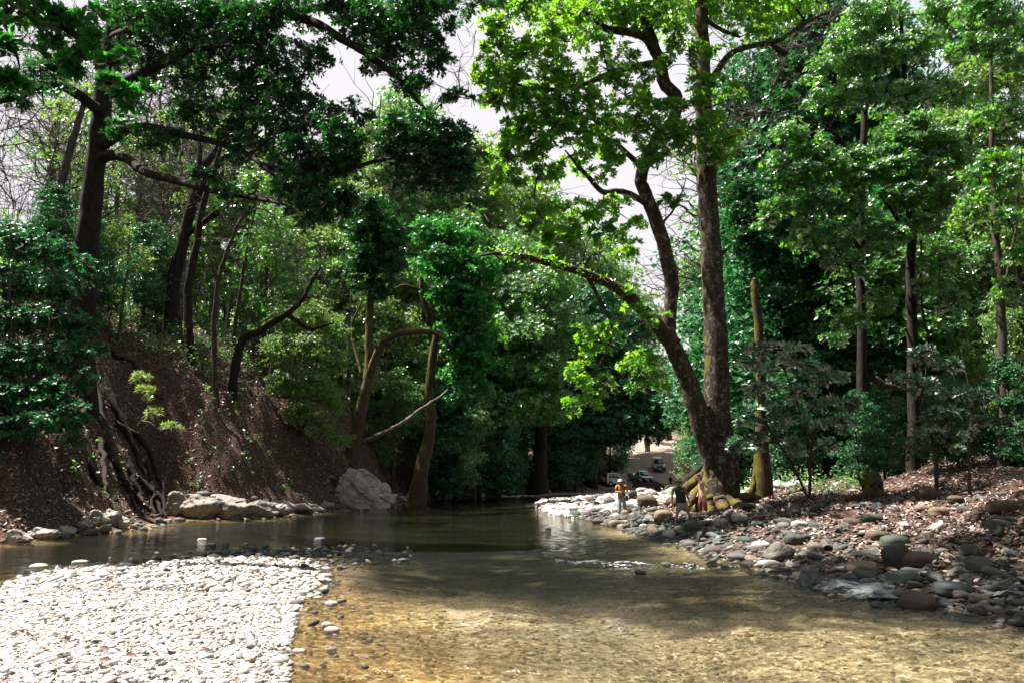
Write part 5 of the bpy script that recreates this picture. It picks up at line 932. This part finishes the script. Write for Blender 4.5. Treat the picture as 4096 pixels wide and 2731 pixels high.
for k, (cx, cy, w, h) in enumerate([(626, 563, 12, 5), (640, 571, 11, 3), (603, 562, 9, 3), (668, 563, 14, 4), (690, 564, 12, 5), (712, 563, 12, 5), (725, 566, 8, 4)]):
    x, y = G(cx, cy+1); kk = y/FPX; rock('river_stone', ROUND_S[k], x, y, w*kk/2, w*kk*.4, h*kk*.7, R_DARK, auto_label('wet black stone breaking the rapid', cx, cy), 'stone', 'wet stones breaking the small rapid', 0, (0, 0), .1, 0)
# ------------------------------------------------------------------ people
def skin_mesh(name, verts, edges, radii, mat, root=0, sub=1, ends=None):
    me = bpy.data.meshes.new(name+'_tmp'); me.from_pydata([tuple(v) for v in verts], edges, []); o = bpy.data.objects.new(name+'_tmp', me); COL.objects.link(o)
    m = o.modifiers.new('s', 'SKIN'); m.use_smooth_shade = True; m.branch_smoothing = .4
    for k, r in enumerate(radii):
        sv = me.skin_vertices[0].data[k]; sv.radius = (r, r) if isinstance(r, (int, float)) else r; sv.use_root = (k == root)
    if sub: q = o.modifiers.new('d', 'SUBSURF'); q.levels = sub; q.render_levels = sub
    dg = bpy.context.evaluated_depsgraph_get(); dg.update(); out = bpy.data.meshes.new_from_object(o.evaluated_get(dg)); out.name = name
    bpy.data.objects.remove(o); bpy.data.meshes.remove(me); out.materials.clear(); out.materials.append(mat)
    out.polygons.foreach_set('use_smooth', np.ones(len(out.polygons), bool)); return out
class Sk:
    def __init__(s): s.v = []; s.e = []; s.r = []
    def add(s, p, r, prev=None):
        s.v.append(tuple(p)); s.r.append(r); k = len(s.v)-1
        if prev is not None: s.e.append((prev, k))
        return k
    def chain(s, pts, prev):
        for p, r in pts: prev = s.add(p, r, prev)
        return prev
def lerp(a, b, t): return tuple(np.asarray(a, float)*(1-t)+np.asarray(b, float)*t)
def person(loc, J, look, skin, face=(0, -1), heavy=1.0):
    f = np.array((face[0], face[1], 0.)); f = f/np.linalg.norm(f); side = np.array((-f[1], f[0], 0))
    root = empty('person', loc, look, 'person'); s = Sk(); w = heavy
    pel = s.add(J['pelvis'], (.118*w, .118*w)); bel = s.add(lerp(J['pelvis'], J['chest'], .45), (.112*w, .112*w), pel); ch = s.add(J['chest'], (.122*w, .122*w), bel)
    up = s.add(lerp(J['chest'], J['neck'], .62), (.085, .085), ch); nk = s.add(J['neck'], .056, up)
    H = np.array(J['head']); N0 = np.array(J['neck']); d = unit(H-N0)
    h1 = s.add(H-d*.065+f*.012, (.066, .072), nk); h2 = s.add(H+d*.01, (.080, .092), h1); h3 = s.add(H+d*.075-f*.006, (.070, .080), h2)
    for sd, a in (('L', -1), ('R', 1)):
        S_, E_, W_ = J['sh'+sd], J['el'+sd], J['ha'+sd]; q = s.chain([(S_, .062*w), (lerp(S_, E_, .5), .050*w), (E_, .042), (lerp(E_, W_, .4), .040), (W_, .027)], up)
        dr = unit(np.array(W_)-np.array(E_)); pm = np.array(W_)+dr*.055; pk = s.add(pm, (.036, .022), q); sd_v = unit(np.cross(dr, f)+1e-6)
        for k, ln in enumerate((.065, .075, .070, .055)):
            b0 = pm+dr*.035+sd_v*(k-1.5)*.019; s.chain([(b0, .0095), (b0+dr*ln*.5+f*.008, .009), (b0+dr*ln*.85+f*.03, .0075)], pk)
        b0 = pm+sd_v*(-.036)*1; s.chain([(b0, .011), (b0+dr*.03+f*.02-sd_v*.012, .010), (b0+dr*.055+f*.03-sd_v*.012, .008)], pk)
        Hh, K_, A_ = J['hi'+sd], J['kn'+sd], J['an'+sd]; tf = np.array(J.get('toe'+sd, np.array(A_)+f*.14+np.array((0, 0, -.05))))
        s.chain([(Hh, .092*w), (lerp(Hh, K_, .5), .080*w), (K_, .056), (lerp(K_, A_, .35), .055), (A_, .038), (lerp(A_, tf, .55), (.042, .032)), (tf, (.036, .022))], pel)
    s.add(H+f*.098-d*.012, .013, h2)
    body = obj('body', skin_mesh('body', s.v, s.e, s.r, skin, 0, 1), root)
    g = Geo(); V, F = ICO[2]
    for a in (-1, 1):
        e = Geo(); e.add(V*.012+H+f*.083+d*.018+side*a*.030, F); obj('eye', e.mesh('eye', M_EYE, True), root)
        e = Geo(); e.add(V*np.array((.016, .022, .03))+H+side*a*.086-f*.005, F); obj('ear', e.mesh('ear', skin, True), root)
    e = Geo(); e.add(V*np.array((.024, .018, .008))+H+f*.082-d*.045, F); obj('mouth', e.mesh('mouth', M_LIP, True), root)
    return root, H, d, f, side
def cloth(root, name, chains, mat, sub=1):
    s = Sk(); k0 = None
    for ch in chains:
        st = ch[0]; prev = None
        if isinstance(st, int): prev = st; ch = ch[1:]
        for p, r in ch: prev = s.add(p, r, prev)
    return obj(name, skin_mesh(name, s.v, s.e, s.r, mat, 0, sub), root)
def loft(root, name, rings, mat, n=22):
    g = Geo(); th = np.arange(n)/n*2*math.pi; c0 = np.array([r_[0] for r_ in rings], float); rr = np.array([r_[1] for r_ in rings], float); m = len(rings)
    t = np.linspace(0, m-1, (m-1)*4+1); i = np.clip(t.astype(int), 0, m-2); f_ = (t-i)[:, None]; f_ = f_*f_*(3-2*f_); c = c0[i]*(1-f_)+c0[i+1]*f_; q = rr[i]*(1-f_)+rr[i+1]*f_
    V = np.stack([c[:, :1]+np.cos(th)*q[:, :1], c[:, 1:2]+np.sin(th)*q[:, 1:], c[:, 2:3]+.006*np.sin(th*5)[None]], -1); k = len(c)
    I = np.arange(k-1)[:, None]*n; j = np.arange(n)[None]; j2 = (j+1) % n; g.add(V.reshape(-1, 3), np.stack([I+j, I+j2, I+n+j2, I+n+j], -1).reshape(-1, 4))
    for e in (0, -1): g.add(np.vstack([V[e], c[e]]), np.array([(a, (a+1) % n, n) for a in range(n)]))
    return obj(name, g.mesh(name, mat, True), root)
def dome(root, name, c, r, mat, d=(0, 0, 1), brim=0, cut=-.1, brim_r=None):
    V, F = ICO[3]; d = unit(np.array(d, float)); q = V@d; keep = (q[F] > cut).all(1); g = Geo()
    used = np.unique(F[keep]); mp = -np.ones(len(V), int); mp[used] = np.arange(len(used)); g.add(V[used]*np.array(r)+np.array(c), mp[F[keep]])
    if brim:
        a = unit(np.cross(d, (0, 1, .01))); b = np.cross(d, a); n = 24; th = np.arange(n)/n*2*math.pi; br = brim_r or r[0]*.9
        ring = lambda rr, dz: np.array(c)+(np.cos(th)[:, None]*a+np.sin(th)[:, None]*b)*rr+d*dz*(1+.25*np.sin(th*3+1))[:, None]
        R_ = [ring(br, .01), ring(br+brim*.5, -.012), ring(br+brim, -.045), ring(br+brim, -.052), ring(br+brim*.5, -.02), ring(br, .0)]
        VV = np.concatenate(R_); FF = np.array([(k*n+j, k*n+(j+1) % n, (k+1)*n+(j+1) % n, (k+1)*n+j) for k in range(5) for j in range(n)]); g.add(VV, FF)
    return obj(name, g.mesh(name, mat, True), root)
def bar_box(root, name, c, h, mat, rot=0):
    bm = bmesh.new(); bmesh.ops.create_cube(bm, size=2); bmesh.ops.scale(bm, vec=h, verts=bm.verts); bmesh.ops.bevel(bm, geom=bm.edges[:], offset=min(h)*.3, segments=2, affect='EDGES')
    me = bpy.data.meshes.new(name); bm.to_mesh(me); bm.free(); me.materials.append(mat); o = obj(name, me, root, c, (0, 0, rot)); return o
M_SKIN = simple('skin', (.26, .13, .085), .5, 0, .08); M_SKIN2 = simple('skin tan', (.56, .34, .25), .5, 0, .08); M_EYE = simple('eye', (.03, .02, .02), .2); M_LIP = simple('lips', (.22, .08, .06), .5)
C_BLACK = simple('black cloth', (.012, .012, .014), .9); C_KHAKI = simple('khaki cloth', (.22, .18, .13), .9); C_RUST = simple('rust cloth', (.22, .05, .03), .9); C_MUST = simple('mustard cloth', (.30, .13, .02), .9)
C_JEAN = simple('light denim', (.20, .25, .31), .9); C_HAT = simple('hat cloth', (.34, .22, .13), .9); C_CAP = simple('cap cloth', (.55, .52, .48), .9); C_HAIR = simple('hair', (.012, .009, .008), .6); C_STRAP = simple('strap', (.02, .018, .018), .6); C_LOGO = simple('chest print', (.35, .18, .16), .8)
def gp(px, py, Y): p_ = P(px, py, Y); return (p_[0], Y, gz(p_[0], Y)+.02)
# 1: man in the black tank top
Z0 = gp(684, 522, 29.6)
J = dict(pelvis=(-.06, 0, .92), chest=(-.13, 0, 1.27), neck=(-.15, 0, 1.48), head=(-.16, -.03, 1.63), shL=(-.34, 0, 1.41), elL=(-.41, .02, 1.12), haL=(-.43, -.05, .87), shR=(.07, 0, 1.41), elR=(.17, .03, 1.12), haR=(.24, -.05, .88),
         hiL=(-.16, 0, .86), knL=(-.26, -.04, .46), anL=(-.31, .0, .08), hiR=(.05, 0, .86), knR=(.18, -.02, .47), anR=(.31, .05, .10))
r, H, d, f, sd = person(Z0, J, 'man in a black tank top, khaki shorts and brimmed sun hat, looking up', M_SKIN, (-.2, -1), 1.12)
loft(r, 'tank_top', [((-.06, 0, .86), (.205, .155)), ((-.08, 0, 1.0), (.20, .155)), ((-.10, 0, 1.15), (.19, .150)), ((-.13, 0, 1.30), (.185, .150)), ((-.14, 0, 1.40), (.13, .12)), ((-.145, 0, 1.46), (.085, .085))], C_BLACK)
g = Geo(); V, F = ICO[2]; g.add(V*np.array((.038, .012, .038))+np.array((-.055, -.142, 1.30)), F); obj('chest_print', g.mesh('chest_print', C_LOGO, True), r)
cloth(r, 'shorts', [[((-.06, 0, .95), .15), ((-.06, 0, .86), .16), (lerp(J['hiL'], J['knL'], .45), .125), (lerp(J['hiL'], J['knL'], .95), .118)], [1, (lerp(J['hiR'], J['knR'], .45), .125), (lerp(J['hiR'], J['knR'], .95), .118)]], C_KHAKI)
dome(r, 'sun_hat', H+np.array((.01, .02, .055)), (.108, .115, .10), C_HAT, (.05, .25, 1), .085, 0, .10)
# 2: shirtless man, hand on hip, turned left
Z0 = gp(703, 519, 31.0)
J = dict(pelvis=(.02, 0, .95), chest=(-.02, 0, 1.27), neck=(-.06, 0, 1.49), head=(-.13, 0, 1.63), shL=(.04, -.17, 1.42), elL=(.25, -.26, 1.17), haL=(.07, -.20, 1.02), shR=(-.03, .17, 1.42), elR=(-.02, .27, 1.15), haR=(-.10, .20, .98),
         hiL=(.04, -.09, .88), knL=(.08, -.10, .50), anL=(.14, -.10, .09), hiR=(0, .09, .88), knR=(-.06, .11, .50), anR=(-.08, .12, .09))
r, H, d, f, sd = person(Z0, J, 'shirtless man in rust-red trousers with one hand on his hip, facing left', M_SKIN2, (-1, -.25), 1.22)
cloth(r, 'trousers', [[((.02, 0, 1.0), .155), ((.02, 0, .88), .165), (lerp(J['hiL'], J['knL'], .5), .11), (J['knL'], .098), (lerp(J['knL'], J['anL'], .55), .088)], [1, (lerp(J['hiR'], J['knR'], .5), .11), (J['knR'], .098), (lerp(J['knR'], J['anR'], .55), .088)]], C_RUST)
dome(r, 'hair', H+np.array((.02, 0, .022)), (.102, .088, .092), C_HAIR, (.45, 0, 1), 0, .05)
# 3: man in yellow shirt
Z0 = gp(622, 510, 36.5)
J = dict(pelvis=(0, 0, .93), chest=(-.01, 0, 1.26), neck=(-.03, 0, 1.47), head=(-.06, -.03, 1.61), shL=(-.20, 0, 1.40), elL=(-.29, -.02, 1.13), haL=(-.12, -.22, 1.12), shR=(.19, 0, 1.40), elR=(.30, -.02, 1.13), haR=(.13, -.22, 1.12),
         hiL=(-.10, 0, .87), knL=(-.11, -.02, .48), anL=(-.12, 0, .08), hiR=(.10, 0, .87), knR=(.13, -.02, .48), anR=(.16, 0, .08))
r, H, d, f, sd = person(Z0, J, 'man in a mustard yellow shirt, light jeans and cap, holding something at his chest', M_SKIN, (-.3, -1), 1.05)
loft(r, 'shirt', [((0, 0, .90), (.19, .15)), ((0, 0, 1.05), (.18, .145)), ((-.01, 0, 1.25), (.19, .15)), ((-.02, 0, 1.38), (.165, .125)), ((-.025, 0, 1.45), (.08, .08))], C_MUST)
for sh, el, w0 in (('shL', 'elL', 'L'), ('shR', 'elR', 'R')): cloth(r, 'sleeve', [[(lerp(J[sh], J['neck'], .25), .085), (J[sh], .088), (lerp(J[sh], J[el], .8), .080)]], C_MUST)
cloth(r, 'jeans', [[((0, 0, .95), .135), ((0, 0, .86), .14), (lerp(J['hiL'], J['knL'], .5), .105), (J['knL'], .085), (lerp(J['knL'], J['anL'], .95), .075)], [1, (lerp(J['hiR'], J['knR'], .5), .105), (J['knR'], .085), (lerp(J['knR'], J['anR'], .95), .075)]], C_JEAN)
dome(r, 'cap', H+np.array((0, 0, .03)), (.098, .108, .085), C_CAP, (0, .1, 1), .035, 0, .09)
g = Geo(); tube(g, [(-.10, -.10, 1.44), (-.06, -.17, 1.3), (0, -.2, 1.15)], [.012]*3, 5, 4); tube(g, [(.08, -.10, 1.44), (.05, -.17, 1.3), (0, -.2, 1.15)], [.012]*3, 5, 4); obj('camera_strap', g.mesh('camera_strap', C_STRAP, True), r)
g = Geo(); tube(g, [(-.18, -.09, 1.02), (0, -.165, 1.0), (.18, -.09, .98)], [.02]*3, 6, 4); obj('waist_strap', g.mesh('waist_strap', C_STRAP, True), r)
o = bar_box(None, 'handheld_camera', (Z0[0], Z0[1]-.25, Z0[2]+1.14), (.06, .035, .04), C_STRAP); tag(o, 'small black camera held in the hands of the man in yellow', 'camera')
o = bar_box(None, 'shoulder_bag', (Z0[0]+.24, Z0[1]-.05, Z0[2]+.82), (.06, .05, .13), C_STRAP); tag(o, 'dark bag hanging at the hip of the man in yellow', 'bag')
# 4: figure by the black car
Z0 = gp(656.5, 489, 101.5)
J = dict(pelvis=(0, 0, .93), chest=(0, 0, 1.26), neck=(0, 0, 1.47), head=(0, -.02, 1.61), shL=(-.20, 0, 1.40), elL=(-.26, 0, 1.13), haL=(-.27, -.05, .90), shR=(.19, 0, 1.40), elR=(.26, 0, 1.13), haR=(.27, -.05, .90),
         hiL=(-.10, 0, .87), knL=(-.11, -.02, .48), anL=(-.12, 0, .08), hiR=(.10, 0, .87), knR=(.11, -.02, .48), anR=(.12, 0, .08))
Z0 = (gp(671, 487, 102)[0], 102, gp(671, 487, 102)[2])
r, H, d, f, sd = person(Z0, J, 'far-off person in dark clothes standing behind the black car', M_SKIN, (-.6, -1))
loft(r, 'shirt', [((0, 0, .90), (.19, .15)), ((0, 0, 1.05), (.18, .145)), ((0, 0, 1.25), (.19, .15)), ((0, 0, 1.38), (.165, .125)), ((0, 0, 1.45), (.08, .08))], C_BLACK)
cloth(r, 'trousers', [[((0, 0, .95), .135), ((0, 0, .86), .14), (J['knL'], .085), (lerp(J['knL'], J['anL'], .95), .075)], [1, (J['knR'], .085), (lerp(J['knR'], J['anR'], .95), .075)]], C_BLACK)
dome(r, 'hair', H+np.array((0, .01, .03)), (.10, .105, .09), C_HAIR, (0, .3, 1), 0, 0)
# ------------------------------------------------------------------ cars
def paint(name, col, rough=.3, metal=.2):
    m, t, b, o = M(name); b.inputs['Base Color'].default_value = (*col, 1); b.inputs['Roughness'].default_value = rough; b.inputs['Metallic'].default_value = metal; b.inputs['Coat Weight'].default_value = .5
    n = noise(t, coords(t), 2, 4); c = ramp(t, n, [(.35, tuple(x*.85 for x in col)), (.65, col)]); t.links.new(c, b.inputs['Base Color']); return m
P_SILV = paint('silver paint', (.50, .52, .47)); P_BLK = paint('black paint', (.012, .012, .014)); P_LBLUE = paint('light blue paint', (.46, .60, .64)); P_DKG = paint('dark green-grey paint', (.16, .19, .18))
GLASS = paint('dark glass', (.01, .012, .014), .08, 0); TYRE = simple('tyre', (.02, .02, .02), .9); RIM = paint('rim', (.6, .6, .6), .3, .7); LAMP = paint('lamp glass', (.75, .77, .8), .15, .1); RED = paint('red lamp', (.45, .01, .02), .2, 0); TRIM = simple('black trim', (.018, .018, .018), .7); PLATE = simple('number plate', (.7, .7, .68), .6)
def poly_prism(name, pts, y0, y1, mat, parent, bev=.03, inset_top=None):
    """pts (x,z) outline extruded across the car; inset_top(z) gives half-width at height z"""
    bm = bmesh.new(); A = [bm.verts.new((x, -(inset_top(z) if inset_top else y1), z)) for x, z in pts]; B = [bm.verts.new((x, (inset_top(z) if inset_top else y1), z)) for x, z in pts]
    bm.faces.new(A); bm.faces.new(B[::-1]); n = len(pts)
    for k in range(n): bm.faces.new((A[k], B[k], B[(k+1) % n], A[(k+1) % n]))
    bmesh.ops.recalc_face_normals(bm, faces=bm.faces)
    if bev: bmesh.ops.bevel(bm, geom=[e for e in bm.edges if abs(e.verts[0].co.y-e.verts[1].co.y) < 1e-4 or e.calc_face_angle(0) > .35], offset=bev, segments=2, affect='EDGES', clamp_overlap=True)
    bmesh.ops.triangulate(bm, faces=[f_ for f_ in bm.faces if len(f_.verts) > 4]); me = bpy.data.meshes.new(name); bm.to_mesh(me); bm.free(); me.materials.append(mat); return obj(name, me, parent)
def cyl(name, c, r, w, mat, parent, n=24, inner=0):
    g = Geo(); th = np.arange(n)/n*2*math.pi; ring = lambda rr, y: np.stack([np.cos(th)*rr, np.full(n, y), np.sin(th)*rr], -1)
    R_ = [ring(inner if inner else .001, -w), ring(r*.93, -w), ring(r, -w*.75), ring(r, w*.75), ring(r*.93, w), ring(inner if inner else .001, w)]
    VV = np.concatenate(R_); FF = np.array([(k*n+j, k*n+(j+1) % n, (k+1)*n+(j+1) % n, (k+1)*n+j) for k in range(5) for j in range(n)]); g.add(VV, FF)
    return obj(name, g.mesh(name, mat, False), parent, c)
def car(loc, rz, tilt, label, pt, L=4.2, Wd=1.75, H=1.68, kind='suv', open_gate=False, spare=False, rack=False, cat='car'):
    root = empty('parked_car', loc, label, cat, 'cars parked beyond the river', rz); root.rotation_euler = (0, tilt, rz); hw = Wd/2; h = L/2; wr = .34; belt = H*.60; wx_ = (-h*.62, h*.64)
    def arch(cx): return [(cx+(wr+.07)*math.cos(a), .34+(wr+.05)*math.sin(a)) for a in np.linspace(math.pi, 0, 9)][::1]
    lo = .30; pts = [(-h, lo+.05)]+[(x, max(z, lo)) for x, z in arch(wx_[0])]+[(x, max(z, lo)) for x, z in arch(wx_[1])]+[(h-.02, lo+.05), (h, .62), (h-.06, belt*.86), (h-.95, belt+.02), (-h+.02, belt), (-h, .62)]
    if kind == 'pickup': pts = pts[:-2]+[(-h+.02, belt*.92), (-h, .62)]
    body = poly_prism('body', pts, 0, hw, pt, root, .04)
    iw = lambda z: hw-.02-(z-belt)/(H-belt)*.17 if z > belt else hw-.02
    if kind == 'pickup': gh = [(-.35, belt-.03), (h-1.15, belt-.03), (h-1.75, H-.03), (-.15, H)]
    else: gh = [(-h+.05, belt-.03), (h-1.0, belt-.03), (h-1.75, H-.03), (h-2.3, H), (-h+.38, H-.02)]
    poly_prism('cabin', gh, 0, 0, pt, root, .05, iw)
    def pane(name, quad, out, par=root, mat=GLASS):
        q = np.array(quad, float); c = q.mean(0); nrm = np.array(out, float); g = Geo(); V = np.concatenate([q+nrm*.012, q-nrm*.02]); g.add(V, np.array([(0, 1, 2, 3), (7, 6, 5, 4), (0, 4, 5, 1), (1, 5, 6, 2), (2, 6, 7, 3), (3, 7, 4, 0)])); return obj(name, g.mesh(name, mat, False), par)
    zb, zt = belt+.04, H-.13
    xl, xr = (-.22, h-1.38) if kind == 'pickup' else (-h+.42, h-1.38); mid = xl+(xr-xl)*.42; tr = lambda x, z: x
    for s_ in (-1, 1):
        yb, yt = iw(zb)*s_, iw(zt)*s_; xrt = xr-.42
        if kind == 'pickup': pane('side_window', [(xl, yb, zb), (xr, yb, zb), (xrt, yt, zt), (xl+.05, yt, zt)], (0, s_, .2))
        else:
            segs = [(xl, xl+(xr-xl)*.30), (xl+(xr-xl)*.34, xl+(xr-xl)*.64), (xl+(xr-xl)*.68, xr)]
            for k, (a, b_) in enumerate(segs): pane('side_window', [(a, yb, zb), (b_, yb, zb), (b_-(.42 if k == 2 else 0), yt, zt), (a+(.12 if k == 0 else 0), yt, zt)], (0, s_, .2))
    fx = h-1.0 if kind != 'pickup' else h-1.15; tx = h-1.75; zz0, zz1 = belt+.03, H-.09
    def fxz(z): return fx+(tx-fx)*(z-(belt-.03))/(H-.03-(belt-.03))
    pane('windscreen', [(fxz(zz0), -iw(zz0)+.08, zz0), (fxz(zz0), iw(zz0)-.08, zz0), (fxz(zz1), iw(zz1)-.08, zz1), (fxz(zz1), -iw(zz1)+.08, zz1)], (.8, 0, .6))
    if kind != 'pickup' and not open_gate:
        rxz = lambda z: -h+.05+.33*(z-(belt-.03))/(H-.02-(belt-.03)); pane('rear_window', [(rxz(zz0), -iw(zz0)+.12, zz0), (rxz(zz0), iw(zz0)-.12, zz0), (rxz(zz1), iw(zz1)-.12, zz1), (rxz(zz1), -iw(zz1)+.12, zz1)], (-.95, 0, .3))
    for wxx in wx_:
        for s_ in (-1, 1):
            wroot = cyl('wheel', (wxx, s_*(hw-.10), .34), wr*.66, .10, TRIM, root); ty = cyl('tyre', (0, 0, 0), wr, .11, TYRE, wroot, 28, wr*.66)
            g = Geo()
            for k in range(5): a = k/5*6.283; tube(g, [(0, s_*.105, 0), (math.cos(a)*wr*.62, s_*.105, math.sin(a)*wr*.62)], [.035, .05], 6, 2)
            obj('rim', g.mesh('rim', RIM, False), wroot)
    def bx(name, c, hh, m): o = bar_box(root, name, c, hh, m); return o
    for s_ in (-1, 1):
        bx('headlight', (h-.05, s_*(hw-.24), .80), (.06, .17, .09), LAMP); bx('tail_light', (-h+.03, s_*(hw-.12), .98), (.05, .07, .17), RED); bx('door_mirror', (h-1.35, s_*(hw+.06), belt+.08), (.06, .09, .06), TRIM if pt is P_BLK else pt)
    bx('bumper', (h-.02, 0, .46), (.07, hw-.06, .12), TRIM); bx('bumper', (-h+.02, 0, .46), (.07, hw-.06, .12), TRIM); bx('grille', (h-.01, 0, .76), (.05, .38, .08), TRIM); bx('number_plate', (h+.055, 0, .48), (.012, .24, .05), PLATE)
    if not spare: bx('number_plate', (-h-.055, 0, .62), (.012, .24, .06), PLATE)
    if spare: o = cyl('spare_wheel', (-h-.12, -.1, .92), .35, .10, P_SILV, root); o.rotation_euler = (0, 0, math.pi/2)
    if rack:
        for s_ in (-1, 1): bx('roof_rail', (-.45, s_*(hw-.30), H+.06), (1.1, .025, .025), TRIM)
    if open_gate:
        o = bar_box(root, 'tailgate', (-h-.10, 0, H+.05), (.52, hw-.12, .035), pt); o.rotation_euler = (0, .10, 0); bx('boot_opening', (-h+.10, 0, 1.12), (.13, hw-.22, .36), TRIM); bx('boot_load', (-h-.04, .2, .98), (.05, .2, .14), PLATE)
    if kind == 'pickup':
        for s_ in (-1, 1): bx('bed_side', (-h+.80, s_*(hw-.05), belt+.0), (.78, .05, .12), pt)
    LAND.append((*to_px((loc[0], loc[1], loc[2]+1)), 'the '+label.split(',')[0])); return root
def cp(px, Y): x = at(px, Y); return (x, Y, gz(x, Y)-.02)
car(cp(612.5, 105), T(38), 0, 'silver off-road car with a spare wheel on its rear door', P_SILV, 3.9, 1.7, 1.78, spare=True, rack=True)
car(cp(650, 100), T(-14), 0, 'black car with its tailgate raised, parked beside the water', P_BLK, 4.5, 1.82, 1.66, open_gate=True)
car(cp(640.5, 109), T(-68), T(9), 'light blue pickup truck facing the river behind the black car', P_LBLUE, 4.7, 1.75, 1.70, 'pickup', cat='pickup')
car(cp(659, 117), T(-96), T(9), 'dark green-grey off-road car coming down the dirt track', P_DKG, 4.4, 1.8, 1.85, rack=True)
